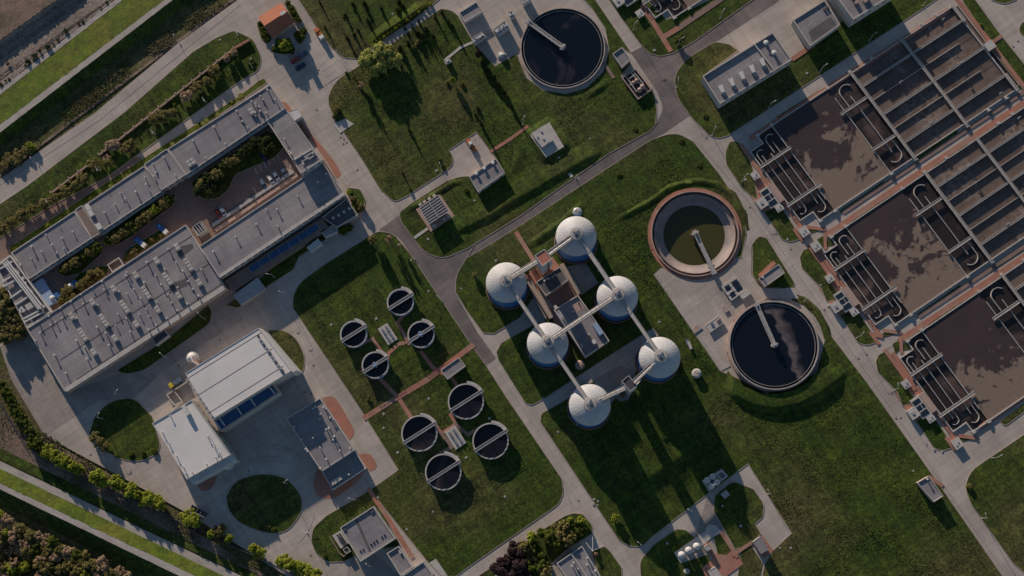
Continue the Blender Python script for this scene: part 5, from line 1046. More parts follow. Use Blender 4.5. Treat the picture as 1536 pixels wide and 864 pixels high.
# ================================================================ VEGETATION
from mathutils import noise as mn
def crown_mesh(name, mat, kind, seed, n=1500, leafs=.34):
    """leaf-sized faces in clumps; unit radius 1, unit height 1 (scaled per tree)"""
    rnd = random.Random(seed); vs = []; fs = []
    cl = []
    if kind == 'cone':
        for i in range(26):
            z = rnd.random()**1.2; r = (1-z)*.85*rnd.uniform(.4, 1); a = rnd.uniform(0, 2*pi); cl.append((r*cos(a), r*sin(a), z, .26*(1.15-z)))
        for i in range(9): cl.append((0, 0, i/9, .30*(1.1-i/9)))
    elif kind == 'bare':
        for i in range(30):
            a = rnd.uniform(0, 2*pi); z = rnd.uniform(.35, 1); r = rnd.uniform(.1, .95)*sqrt(max(.05, 1-(z-.55)**2*2.2)); cl.append((r*cos(a), r*sin(a), z, .20))
    else:
        m = 22
        for i in range(m):
            a = rnd.uniform(0, 2*pi); u = rnd.uniform(-.5, 1); r = sqrt(max(0, 1-u*u))*rnd.uniform(.45, .88); cl.append((r*cos(a), r*sin(a), .58+u*.36, rnd.uniform(.20, .34)))
        cl.append((0, 0, .7, .45)); cl.append((.1, .1, .5, .5))
    for i in range(n):
        cx, cy, cz, cr = rnd.choice(cl); d = Vector((rnd.gauss(0, 1), rnd.gauss(0, 1), rnd.gauss(0, 1))).normalized()*cr*rnd.uniform(.5, 1.08)
        c = Vector((cx+d.x, cy+d.y, cz+d.z*.55)); nrm = (d.normalized()+Vector((rnd.uniform(-.6, .6), rnd.uniform(-.6, .6), rnd.uniform(.1, 1.3)))).normalized()
        u = nrm.orthogonal().normalized(); a = rnd.uniform(0, 2*pi); v = nrm.cross(u); u2 = (u*cos(a)+v*sin(a)); v2 = nrm.cross(u2); s = leafs*rnd.uniform(.1, .24)
        k = len(vs); vs += [c-u2*s-v2*s*.6, c+u2*s-v2*s*.6, c+u2*s*.7+v2*s*.8, c-u2*s*.7+v2*s*.8]; fs.append((k, k+1, k+2, k+3))
    me = bpy.data.meshes.new('crown'); me.from_pydata(vs, [], fs); me.materials.append(M[mat]); return me
def trunk_mesh(kind, seed):
    rnd = random.Random(seed); mb = MB().cyl((0, 0), .07 if kind != 'low' else .04, 0, .55/ZS, 7, .045)
    for i in range(6):
        a = i*1.05+rnd.random(); z0 = rnd.uniform(.2, .5)/ZS; mb.tube([(0, 0, z0), (.45*cos(a), .45*sin(a), z0+.3/ZS), (.75*cos(a+.2), .75*sin(a+.2), z0+.42/ZS)], .022, 4)
    me = mb.mesh('trunk'); me.materials.append(M['trunk']); return me
CR = {}
def crown(mat, kind, v):
    k = (mat, kind, v)
    if k not in CR: CR[k] = (crown_mesh(mat, mat, kind, hash(mat+kind) % 999+v if False else len(CR)*13+v, 2300 if kind != 'low' else 900, .42 if kind != 'bare' else .25), trunk_mesh(kind, v+5))
    return CR[k]
NAMES = {'cone': 'conifer', 'round': 'tree', 'low': 'shrub', 'bare': 'tree'}
TC = [0]
def tree(x, y, rpx, h, mat, kind, label, group=None, sy=1.0):
    TC[0] += 1; me, tr = crown('leaf_'+mat, 'round' if kind == 'low' else kind, TC[0] % 3)
    p = P(x, y, h*.6/ZS if kind != 'low' else .3); r = rpx*.3
    t = thing(NAMES[kind], label, 'shrub' if kind == 'low' else 'tree', (p.x, p.y, 0), 0, group); rz = (TC[0]*1.7) % 6.28
    c = bpy.data.objects.new('crown', me); COL.objects.link(c); c.parent = t; c.scale = (r, r*sy, h); c.rotation_euler = (0, 0, rz)
    if kind == 'low': c.location = (0, 0, -h*.15)
    k = bpy.data.objects.new('trunk', tr); COL.objects.link(k); k.parent = t; k.scale = (r*.8, r*.8, h); return t
def row(items, mat, kind, h, lab, group, jit=.15):
    key = (lambda q: -q[0]) if 'from the right' in lab else (lambda q: q[1]) if 'from the top' in lab else (lambda q: q[0])
    for i, q in enumerate(sorted(items, key=key)):
        x, y, r = q[:3]; r = r*1.3 if kind == 'round' else r; m = q[3] if len(q) > 3 else mat
        tree(x, y, r, h*random.uniform(1-jit, 1+jit), m, kind, lab % ORD[i] if '%s' in lab else lab, group)
row([(4, 343, 8), (17, 333, 8), (33, 322, 8), (47, 315, 7), (64, 306, 8), (80, 298, 7.5), (97, 287, 8), (111, 277, 7.5), (124, 268, 8), (141, 247, 9), (163, 243, 7), (167, 218, 9.5, 'brown'), (191, 222, 8.5), (198, 214, 5), (231, 178, 7.5), (245, 174, 9), (257, 170, 7), (281, 143, 9, 'brown'), (295, 132, 9), (310, 122, 7.5), (322, 105, 8)],
    'olive', 'round', 4.2, 'olive-brown tree, %s from the left in the row beside the brick walkway', 'trees along the walkway by the office range')
tree(340, 88, 6, 4, 'brown', 'round', 'pinkish-brown bushy tree by the end of the brick screen wall'); tree(350, 79, 6.5, 4, 'brown', 'round', 'larger pinkish-brown bushy tree touching the end of the brick screen wall')
tree(376, 92, 7, 1.6, 'green', 'low', 'low green shrub patch at the tip of the long upper-left lawn'); tree(323, 127, 2.5, 1.8, 'lime', 'low', 'tiny yellowish shrub on the long lawn beside the walkway'); tree(262, 158, 2.5, 2.5, 'lime', 'low', 'tiny lime sapling beside the brick screen wall')
for i, (x, y, r, m) in enumerate([(362, 144, 5, 'yellow'), (348, 153, 3, 'yellow'), (327, 173, 4, 'yellow'), (307, 185, 6.5, 'yellow'), (296, 190, 4, 'lime'), (259, 217, 4, 'yellow'), (178, 272, 4, 'lime'), (165, 280, 3.5, 'yellow'), (135, 297, 4, 'lime'), (90, 326, 3, 'yellow'), (70, 338, 4, 'lime'), (20, 372, 5, 'lime')]):
    tree(x, y, r, 1.5, m, 'low', '%s yellow-green shrub from the upper end of the bed behind the office range' % ORD[i], 'shrubs behind the office range')
row([(6, 250, 10), (18, 240, 11), (30, 232, 11), (42, 226, 9), (12, 236, 8), (50, 222, 6, 'lime'), (45, 218, 6, 'lime'), (26, 244, 8)], 'olive', 'low', 2.6, '%s clump of the rough bushes between dike and road at the left edge', 'rough bushes by the dike')
row([(x, 127.5-x*.775+d, r) for x, d, r in ((1, 0, 3.4), (8, -1, 2.4), (13, 1, 2.8), (38, 0, 2.6), (44, -1, 3.6), (50, 0, 2.2), (80, 1, 2.4), (87, 0, 3.2), (118, -1, 2.6), (124, 1, 3.0), (150, 0, 2.2), (160, 0, 2.6))], 'dark', 'low', .5, '%s dark scrub clump from the left along the gravel path at the river bank', 'scrub along the river bank path')
row([(40, 92, 4), (52, 84, 5), (60, 76, 3), (72, 70, 5), (98, 46, 4), (12, 96, 3)], 'dark', 'low', 1.2, '%s small dark bush from the left in the shaded river bed', 'bushes in the river bed')
# courtyard
row([(400, 212, 7), (392, 219, 7.5), (383, 213, 7), (372, 223, 7.5), (362, 231, 7), (352, 240, 7, 'olive'), (342, 243, 7, 'olive'), (336, 252, 7), (325, 262, 8, 'olive'), (312, 267, 8), (303, 277, 8, 'olive'), (318, 281, 8), (332, 276, 6), (298, 287, 7), (315, 292, 6), (395, 226, 6), (408, 220, 6)], 'dark', 'round', 5.5, 'dark tree in the packed clump of the upper courtyard bed', 'dark clump of trees in the upper courtyard bed')
row([(252, 300, 7, 'green'), (244, 307, 7), (231, 315, 6, 'lime'), (220, 324, 8), (207, 332, 7), (196, 340, 8, 'green'), (184, 348, 6), (174, 356, 8), (163, 361, 6, 'green')], 'olive', 'round', 5, '%s tree from the right in the middle courtyard bed', 'trees in the middle courtyard bed')
row([(144, 372, 7, 'green'), (134, 378, 7), (125, 384, 6, 'green'), (113, 394, 7), (100, 402, 6), (93, 406, 5, 'green')], 'olive', 'round', 4.5, '%s tree from the right in the lower left courtyard bed', 'trees in the lower left courtyard bed')
row([(148, 411, 7), (137, 411, 6.5), (132, 420, 6.5), (121, 428, 6.5), (101, 436, 7.5), (110, 446, 6), (92, 450, 5.5), (96, 442, 5)], 'olive', 'round', 4.5, '%s olive tree from the right in the bed against the big hall', 'olive trees against the big hall'); tree(119, 433, 2.5, 1.6, 'lime', 'low', 'lime green sapling against the big hall wall')
row([(243, 354, 5), (229, 360, 5), (201, 379, 7), (192, 384, 5)], 'olive', 'low', 2.6, '%s olive bush from the right against the top corner of the big hall', 'bushes at the top corner of the big hall')
# left edge and fence line
row([(2, 440, 9), (12, 450, 9), (6, 462, 9), (18, 466, 8), (26, 478, 8), (12, 478, 9), (2, 476, 8), (32, 492, 8), (20, 492, 9), (8, 494, 9), (0, 490, 8), (30, 504, 7), (16, 506, 8), (4, 508, 8)], 'olive', 'round', 6, 'dense dark olive tree in the clump at the left edge below the pipe bay', 'clump of trees at the left edge')
row([(2, 578, 6), (8, 588, 7), (14, 598, 7), (20, 609, 7), (25, 619, 8), (31, 629, 8), (38, 637, 8), (45, 646, 7), (50, 655, 8), (56, 664, 7), (47, 668, 6), (60, 674, 6)], 'green', 'round', 4.5, '%s dark bush from the top in the hedge row down the left fence', 'dark hedge row down the left fence')
row([(70, 677, 9), (81, 684, 8), (90, 690, 8), (99, 694, 8), (110, 699, 8), (118, 704, 7), (146, 716, 10), (155, 722, 8), (174, 724, 9), (182, 729, 7), (197, 736, 10), (205, 742, 6), (219, 748, 10), (231, 752, 10), (240, 757, 7), (284, 777, 11), (292, 783, 7), (316, 801, 5), (330, 795, 8, 'olive'), (343, 807, 6), (380, 822, 6), (389, 830, 8)], 'lime', 'round', 5.2, '%s lime green tree from the left in the long row inside the lower fence', 'lime green trees inside the lower fence')
row([(426, 842, 10), (436, 847, 8), (449, 852, 9), (462, 859, 10), (472, 864, 9)], 'lime', 'round', 5.2, '%s from the left of the lime trees at the bottom edge, below the curved drive', 'lime green trees at the bottom edge')
row([(142, 656, 7), (149, 663, 8), (157, 670, 6)], 'olive', 'round', 4, '%s olive bush from the top at the left corner of the oval lawn', 'olive bushes at the oval lawn'); 
row([(196, 681, 5), (215, 680, 4), (232, 678, 5), (175, 684, 3)], 'green', 'low', 1.4, 'low round shrub on the lower rim of the first oval lawn', 'low shrubs on the first oval lawn')
row([(402, 790, 5, 'olive'), (411, 795, 4), (487, 835, 3.5), (553, 600, 3.5)], 'green', 'low', 1.6, 'small low shrub at the rim of a lower lawn', 'small lawn shrubs')
# gatehouse
tree(427, 67, 11, 6, 'lime', 'round', 'bright lime tree in the bed in front of the red-roofed house')
row([(432, 5, 5), (436, 13, 5), (440, 20, 6), (445, 28, 6), (449, 31, 4), (391, 36, 5), (395, 44, 5), (397, 53, 6), (400, 60, 5), (448, 50, 5), (456, 46, 5), (454, 56, 5), (411, 76, 4), (438, 78, 4), (417, 62, 4)], 'green', 'low', 2.2, 'clipped dark shrub in the beds around the red-roofed house', 'clipped shrubs around the red-roofed house')
# big yellow-green tree and the rows by the path
for i, (x, y, r, h, m) in enumerate(sorted([(552, 90, 17, 8, 'yellow'), (574, 78, 17, 8.5, 'yellow'), (588, 90, 15, 7, 'yellow'), (566, 100, 15, 7.5, 'yellow')])): tree(x, y, r, h, m, 'round', '%s from the left of the big yellow-green trees hanging over the path' % ORD[i], 'big yellow-green trees over the path')
row([(600, 70, 5.5), (592, 80, 5, 'green'), (604, 82, 5, 'green'), (612, 63, 6), (620, 70, 6, 'olive'), (628, 62, 7, 'olive'), (633, 52, 6), (626, 48, 5), (641, 60, 5), (638, 42, 5), (648, 52, 4), (585, 84, 4)], 'dark', 'cone', 3.8, '%s conifer from the left in the dense group below the path', 'conifers below the path')
row([(662, 16, 3.2), (652, 23, 3), (673, 30, 3), (678, 37, 3), (618, 37, 3), (628, 30, 3), (607, 41, 3)], 'dark', 'cone', 5, 'slim conifer casting a long thin shadow by the path below the top lawn', 'slim conifers by the path')
row([(517, 22, 5), (528, 5, 5), (546, 3, 4), (549, 14, 3.5), (551, 29, 4.5), (571, 10, 2.5), (574, 18, 3), (519, 54, 4, 'green'), (530, 50, 4, 'green'), (479, 2, 3), (487, 40, 3), (595, 13, 6, 'green'), (603, 6, 5, 'green'), (536, 44, 3), (531, 78, 2.6), (598, 1, 5)], 'dark', 'cone', 3.4, 'small bush or conifer on the top lawn, %s from the left', 'small conifers on the top lawn')
for i in range(16): tree(560+i*5.7, 66-i*4.1+2, 3.2, 1.8, 'green' if i % 3 else 'lime', 'low', '%s hedge shrub from the left along the bright bank of the path' % ORD[i], 'hedge shrubs along the bright bank')
# trees on the upper middle lawn
tree(718, 80, 6.5, 6, 'purple', 'round', 'purple-brown round tree at the yard corner')
row([(724, 93, 7), (731, 104, 7), (738, 114, 6.5), (747, 125, 6), (754, 136, 6), (760, 143, 4, 'green'), (767, 158, 3)], 'dark', 'cone', 4.6, '%s dark conifer from the top in the diagonal row below the yard', 'diagonal row of dark conifers')
tree(679, 120, 4.5, 5.5, 'lime', 'round', 'small lime-topped tree with a dark shadow mid lawn'); tree(672, 125, 3.5, 1.2, 'dark', 'low', 'low dark shrub beside the lime-topped tree')
tree(721, 184, 5, 6, 'dark', 'cone', 'dark conifer on the lawn above the branch-road yard'); tree(716, 162, 3.5, 2, 'dark', 'low', 'small dark shrub mid lawn above the yard conifer'); tree(713, 172, 2.5, 1.5, 'dark', 'low', 'tiny dark shrub just left of the yard conifer')
tree(541, 127, 5.5, 6.5, 'brown', 'bare', 'brown thin-leaved tree near the left end of the middle lawn'); tree(548, 140, 4, 6, 'green', 'cone', 'slim green tree casting a long shadow on the left of the middle lawn'); tree(536, 122, 3, 3, 'green', 'low', 'small green shrub next to the brown thin-leaved tree')
tree(506, 165, 6, 3.2, 'olive', 'low', 'olive bush beside the pale slab on the middle lawn'); tree(502, 175, 4, 2, 'green', 'low', 'small green bush right above the pale slab'); tree(613, 193, 3.5, 5, 'green', 'cone', 'lone slim green tree in the lawn centre'); tree(603, 258, 2.2, 3.5, 'dark', 'cone', 'tiny dark conifer on the lower middle lawn')
row([(659, 240, 3), (664, 249, 3), (694, 127, 4), (615, 285, 3), (700, 286, 4), (520, 110, 3)], 'green', 'low', 1.6, 'low scattered shrub on the grass around the branch road', 'low scattered shrubs on the middle lawn')
tree(531, 300, 5.5, 3.5, 'olive', 'low', 'yellowish bush in the strip beside the dark annex'); tree(524, 289, 5, 2.5, 'lime', 'low', 'bright bush at the top of the strip beside the annex'); tree(543, 312, 6, 4, 'olive', 'low', 'olive bush at the corner right of the dark annex'); tree(537, 306, 5, 3, 'olive', 'low', 'small olive bush between the two annex bushes'); tree(515, 346, 8, 4, 'green', 'round', 'green tree below the dark annex'); tree(524, 342, 6, 3.5, 'green', 'low', 'green bush to the right of the tree below the annex')
tree(559, 360, 7.5, 7, 'olive', 'round', 'olive tree at the top of the lawn with eight tanks'); tree(583, 358, 6, 8, 'brown', 'bare', 'bare brown tree casting a twiggy shadow at the top of the tank lawn'); tree(602, 368, 3.5, 6, 'brown', 'bare', 'thin bare tree near the asphalt road on the tank lawn')
row([(797, 396, 4, 'olive'), (789, 408, 4), (771, 396, 3.2), (712, 413, 4, 'olive')], 'green', 'round', 3, '%s from the right of the small round bushes above the far left digester', 'round bushes near the digesters')
row([(1022, 211, 5), (928, 262, 5), (1049, 248, 4.5), (953, 194, 4.5), (1058, 174, 4.5), (1022, 54, 4)], 'green', 'low', .9, 'low dark shrub on the grass near the asphalt crossing', 'low shrubs near the asphalt crossing')
tree(1017, 60, 7, 3.6, 'green', 'round', 'round shadowy tree at the corner above the asphalt crossing')
tree(922.8, 777, 6.5, 3.4, 'lime', 'round', 'round lime shrub on the lawn in the digester shadow'); tree(1453, 730, 5, 2, 'olive', 'low', 'olive shrub at the curved lawn corner, lower right'); tree(1471, 37, 2.2, 1.2, 'lime', 'low', 'tiny lime shrub at the upper right pink path')
# wooded corner near the bottom
row([(840, 800, 13), (853, 808, 9), (828, 805, 9, 'green'), (846, 790, 7), (835, 815, 8, 'green')], 'olive', 'round', 7, '%s pale olive tree from the left in the island above the dark roof', 'pale olive trees above the dark roof')
row([(862, 787, 8), (872, 782, 6, 'lime'), (812, 799, 6), (877, 793, 5), (868, 798, 6), (855, 780, 4, 'lime')], 'green', 'round', 4, '%s green bush from the left in the wooded island above the dark roof', 'green bushes of the wooded island')
row([(798, 806, 7, 'lime'), (788, 820, 8, 'olive'), (800, 822, 9), (808, 834, 9), (798, 838, 9, 'olive'), (812, 848, 9), (804, 856, 9), (818, 858, 9, 'olive'), (795, 850, 8)], 'green', 'round', 7, '%s green tree from the top in the tall belt beside the purple trees', 'tall green trees beside the purple trees')
row([(776, 828, 13), (752, 851, 13), (781, 850, 14), (770, 862, 12), (764, 840, 7), (792, 862, 10)], 'purple', 'round', 7, '%s dark purple tree from the top in the group at the bottom edge', 'dark purple trees at the bottom edge')
tree(894, 831, 3.5, 2.5, 'brown', 'low', 'brownish shrub on the small lawn right of the dark roof')
# the wood in the lower left corner
rw = random.Random(3); pts = []; GW = 'trees of the wood in the lower left corner'
while len(pts) < 120:
    x, y = rw.uniform(-12, 205), rw.uniform(765, 880); top = 772+x*.43
    if y < top+4: continue
    if all((x-a)**2+(y-b)**2 > 62 for a, b in pts): pts.append((x, y))
    elif rw.random() < .01: break
for x, y in pts:
    m = rw.choice(['brown', 'brown', 'brown', 'olive', 'olive', 'olive', 'green', 'lime' if rw.random() < .6 else 'brown'])
    lab = {'brown': 'brown budding tree, one of many in the wood at the lower left corner', 'olive': 'olive tree, one of many in the wood at the lower left corner', 'green': 'green tree, one of several in the wood at the lower left corner', 'lime': 'lime green crown standing out of the brown wood at the lower left corner'}[m]
    tree(x, y, rw.uniform(8, 11.5), rw.uniform(4.5, 7), m, 'bare' if m == 'brown' and rw.random() < .3 else 'round', lab, GW+' ('+m+')')
# tufts: long grass on the unmown verges
def tufts(name, poly, n, mat, s=.5):
    q = L(poly); xs = [a[0] for a in q]; ys = [a[1] for a in q]; vs = []; fs = []; rnd = random.Random(n)
    def inside(x, y):
        c = False
        for i in range(len(q)):
            (x1, y1), (x2, y2) = q[i-1], q[i]
            if (y1 > y) != (y2 > y) and x < (x2-x1)*(y-y1)/(y2-y1)+x1: c = not c
        return c
    while len(fs) < n:
        x, y = rnd.uniform(min(xs), max(xs)), rnd.uniform(min(ys), max(ys))
        if not inside(x, y) or mn.noise(Vector((x*.07, y*.07, 0))) < -.15+.55*rnd.random(): continue
        a = rnd.uniform(0, 2*pi); k = len(vs); h = s*rnd.uniform(.5, 1.1); w_ = s*rnd.uniform(.4, .8); dx, dy = cos(a)*w_, sin(a)*w_
        vs += [(x-dx, y-dy, .1), (x+dx, y+dy, .1), (x+dx*.6+dy, y+dy*.6-dx, .12+h*.45), (x-dx*.6+dy, y-dy*.6-dx, .12+h*.45)]; fs.append((k, k+1, k+2, k+3))
    me = bpy.data.meshes.new(name); me.from_pydata(vs, [], fs); me.materials.append(M[mat]); o = bpy.data.objects.new(name, me); COL.objects.link(o); o['kind'] = 'stuff'
tufts('long_grass', [(1080, 600), (1240, 590), (1300, 600), (1500, 864), (1200, 864), (1190, 800), (1125, 695), (1060, 640)], 9000, 'grass', .42)
tufts('long_grass', [(500, 160), (530, 110), (565, 90), (600, 62), (660, 20), (700, 68), (735, 105), (775, 90), (830, 145), (975, 150), (975, 180), (860, 250), (755, 240), (714, 190), (665, 225), (670, 250), (590, 295)], 9000, 'grass', .38)
tufts('long_grass', [(0, 235), (310, 0), (345, 0), (0, 262)], 3500, 'grass_rough', .45)
tufts('long_grass', [(448, 440), (560, 352), (838, 740), (690, 850), (640, 830), (565, 735), (604, 705), (552, 620)], 9000, 'grass', .34)
tufts('long_grass', [(900, 340), (1000, 230), (1060, 245), (1000, 300), (980, 400), (1080, 560), (1000, 560), (950, 420)], 4500, 'grass', .40)
tufts('long_grass', [(880, 650), (1060, 560), (1100, 620), (1050, 740), (960, 800)], 5000, 'grass', .36)
tufts('long_grass', [(0, 330), (300, 75), (380, 62), (385, 100), (0, 350)], 4000, 'grass', .36)
tufts('weeds', [(0, 606), (410, 866), (345, 842), (0, 672)], 2500, 'grass_rough', .45)

# ================================================================ STREET FURNITURE, VEHICLES, SMALL THINGS
def lamp_proto():
    t = thing('street_lamp', 'x', 'street lamp', (0, 0, 0), 0, 'street lamps of the plant')
    MB().cyl((0, 0), .28, 0, .4, 10).build('foot', M['conc_light'], t, 'local')
    MB().cyl((0, 0), .1, .3, 6.0, 8, .06).build('pole', M['white'], t, 'local')
    MB().tube([(0, 0, 5.9), (1.6, 0, 6.15)], .05, 6).build('arm', M['white'], t, 'local')
    MB().box((2.0, 0, 6.17), (.9, .3, .14)).build('lamp_head', M['white'], t, 'local'); return t
lp = lamp_proto()
LAMPS = [(270, 66, 2.1, 'beside the dike road at the top left'), (58, 248, 2.1, 'beside the dike road near the rough bushes'), (357, 53, -.9, 'at the rounded tip of the long upper-left lawn'), (379, 102, 1.2, 'inside the tip of the long upper-left lawn'), (309, 153, -1, 'on the long lawn behind the longest office block'), (233, 201, -1, 'on the long lawn near the middle of the walkway'), (151, 256, -1, 'beside the walkway behind the left office blocks'), (76, 303, -1, 'beside the walkway near the left edge'),
 (596, 34, 2.3, 'on the bright bank of the path at the top'), (663, 257, 1.8, 'beside the branch road, near its small yard'), (950, 45, .8, 'on the lawn left of the top-edge basin'), (1017, 68, .5, 'in front of the round tree above the crossing'), (1080, 28, 1.0, 'beside the asphalt road at the top'), (1153, 162, .5, 'on the shaded lawn above the upper basin'), (1068, 203, 1.2, 'at the lower tip of the lawn around the blower building'), (1015, 131, 1.5, 'at the curved kerb left of the blower building'), (864, 268, -1, 'beside the asphalt road below the valve chamber'), (784, 187, 1, 'on the lawn left of the valve chamber'),
 (1304, 61, .6, 'on the shaded lawn under the compressor house'), (1230, 108, .6, 'on the sunlit patch right of the blower building'), (1384, 9, .7, 'on the lawn right of the compressor house'), (430, 443, 2.8, 'at the left corner of the tank lawn'), (412, 416, 3.0, 'on the shaded strip below the workshop hall'), (663, 452, 2.5, 'near the asphalt road on the tank lawn'), (622, 389, -2, 'at the kerb of the asphalt road below the pavilion'), (154, 628, 1.2, 'on the first oval lawn'), (180, 593, 1, 'on the pavement above the first oval lawn'), (252, 537, 2.4, 'on the strip lawn below the big hall'), (307, 478, 2.2, 'at the right end of the strip lawn below the big hall'),
 (430, 725, .7, 'on the second oval lawn'), (534, 750, 2.8, 'on the pavement above the striped-roof building'), (461, 799, 0, 'at the left rim of the lawn by the cooler plinth'), (558, 849, 2.5, 'in the shaded yard under the striped-roof building'), (1036, 767, 2.7, 'at the paved road near the dosing station'), (961, 817, 2.5, 'at the lower road fork beside the wide lawn'), (1152, 741, 2.2, 'at the outer edge of the paved court'), (1473, 777, 2.0, 'beside the lower right road'), (1488, 687, .5, 'on the lawn just below the basin road'), (1341, 585, 1.6, 'on the lawn left of the lower basin'), (1285, 507, .8, 'on the rounded lawn left of the middle basin'), (1113, 272, .8, 'on the road edge left of the upper basin'), (1206, 452, 2.5, 'on the bright bank beside the foaming clarifier'), (913, 478, 1.3, 'between the flat roof and the right middle digester'), (897, 407, 1.3, 'on the grass beside the duct bridge to the right middle digester')]
for x, y, a, l_ in LAMPS:
    p = P(x, y); dup(lp, (p.x, p.y, 0), a, 'slim pale street lamp '+l_)
def cover_proto():
    t = thing('manhole', 'x', 'manhole', (0, 0, 0), 0, 'concrete manholes in the lawns')
    MB().box((0, 0, .12), (1.3, 1.3, .24)).build('riser', M['conc_light'], t, 'local'); MB().cyl((0, 0), .4, .24, .3, 12).build('cover', M['metal'], t, 'local'); return t
mh = cover_proto()
MH = [(330, 60, 'on the long upper-left lawn near its tip'), (118, 265, 'near the left part of the long upper lawn'), (655, 256, 'beside the lamp at the branch road'), (788, 274, 'on the lawn below the valve chamber, upper one'), (791, 280, 'on the lawn below the valve chamber, lower one'), (712, 301, 'on the lawn under the three-vent shed'), (564.6, 478, 'just left of the upper pump pad'), (598, 367, 'near the bare trees of the tank lawn'), (642, 359, 'below the pavilion'), (744, 391, 'above the far left digester'), (692, 433, 'by the kerb left of the far left digester'), (643, 437, 'by the asphalt road above the tanks'),
 (575.6, 621, 'below the pink path of the tank lawn'), (575.6, 642, 'near the left edge of the tank lawn'), (596.4, 679, 'left of the lowest larger tank'), (643, 598, 'between the pink path and the topmost larger tank'), (649.5, 767.6, 'below the lowest larger tank'), (699.5, 686.4, 'under the lower pump pad, right one'), (686, 685, 'under the lower pump pad, left one'), (567, 746, 'near the corner of the striped-roof building'), (610, 794, 'right of the striped-roof building'), (757.5, 745, 'in the lower corner of the tank lawn'), (734, 627.7, 'between two larger tanks'), (837, 648, 'left of the lowest digester'), (814, 597, 'at the kerb left of the lowest digester'),
 (891, 749, 'topmost of the cluster at the road below the digesters'), (897, 752, 'right one of the cluster at the road below the digesters'), (890, 756, 'left one of the cluster at the road below the digesters'), (896.5, 757.5, 'lowest of the cluster at the road below the digesters'), (1001, 815, 'on the shaded lawn near the dosing tanks'), (1083.8, 758.6, 'inside the loop lawn'), (1111, 789, 'at the rim of the loop lawn'), (1370, 706.5, 'on the wide right lawn above the lone shed'), (1413, 677, 'at the road bend below the lower basin'), (1401, 674.5, 'left of the lawn corner below the lower basin'), (1169.6, 822, 'right of the ribbed shed'), (1186, 822, 'further right of the ribbed shed'),
 (1231, 427.6, 'on the rounded lawn left of the middle basin'), (1118, 269.5, 'beside the kerb left of the upper basin'), (1181, 359, 'at the lawn tip between upper and middle basins'), (884.8, 207.8, 'right of the valve chamber'), (981.5, 75.5, 'at the corner above the asphalt crossing'), (1210.5, 110, 'on the sunlit lawn beside the blower building'), (497, 487, 'on the left part of the tank lawn'), (989, 483, 'on the grass strip beside the far right digester'), (858, 93, 'at the right end of the tank brick ring'), (1262, 432, 'beside the middle basin screen house'), (1372, 593, 'beside the lower basin screen house')]
for i, (x, y, l_) in enumerate(MH):
    if (x, y) == (858, 93): continue
    p = P(x, y); s_ = random.uniform(.5, .85); dup(mh, (p.x, p.y, .1), random.uniform(0, 1.5), 'small pale concrete manhole '+l_, sc=s_)
# drain gullies in the roads
gp = thing('road_gully', 'x', 'gully', (0, 0, 0), 0, 'dark gullies in the roads'); MB().box((0, 0, .02), (.9, .9, .05)).build('frame', M['kerb'], gp, 'local'); MB().box((0, 0, .05), (.65, .65, .03)).build('grate', M['metal_dark'], gp, 'local')
GU = [(511, 206, 'in a cluster beside the middle lawn kerb, upper left'), (516, 209, 'in a cluster beside the middle lawn kerb, upper right'), (520, 214, 'in a cluster beside the middle lawn kerb, right'), (515, 216, 'in a cluster beside the middle lawn kerb, lowest'), (536, 255, 'in the road right of the long hall end'), (1186, 374, 'at the road fork between upper and middle basins'), (1237, 465, 'in the road left of the middle basin, upper'), (1243, 461, 'touching the pink paving left of the middle basin'), (1229, 471, 'in the road left of the middle basin, lower'), (1300, 532, 'at the fork between middle and lower basins, upper'), (1288, 538, 'at the fork between middle and lower basins, lower'), (1125, 311, 'in the road right of the half-empty tank, upper'), (1118, 316, 'in the road right of the half-empty tank, lower'), (1344, 628, 'in the road left of the lower basin, lower'), (1351, 627, 'in the road left of the lower basin, upper'), (868, 751, 'in the road fork above the wooded island'), (330, 510, 'beside the big white hall'), (296, 553, 'left of the big white hall'), (268, 549, 'far left of the big white hall'), (470, 548, 'right of the half-round lawn'), (467, 591, 'right of the white hall bays'), (457, 588, 'near the grey building corner'), (373, 706, 'above the second oval lawn'), (136, 682, 'left of the first oval lawn'), (420, 800, 'in the drive below the second oval lawn'), (466, 833, 'left of the lawn by the cooler plinth'), (413, 86, 'near the parked cars, left'), (478, 105, 'in the parking area, right of the cars'), (475, 165, 'in the road left of the middle lawn tip'), (1527, 62, 'at the right edge, upper'), (1520, 70, 'at the right edge, lower')]
for x, y, l_ in GU: p = P(x, y); dup(gp, (p.x, p.y, 0), ANG, 'small dark road gully '+l_)
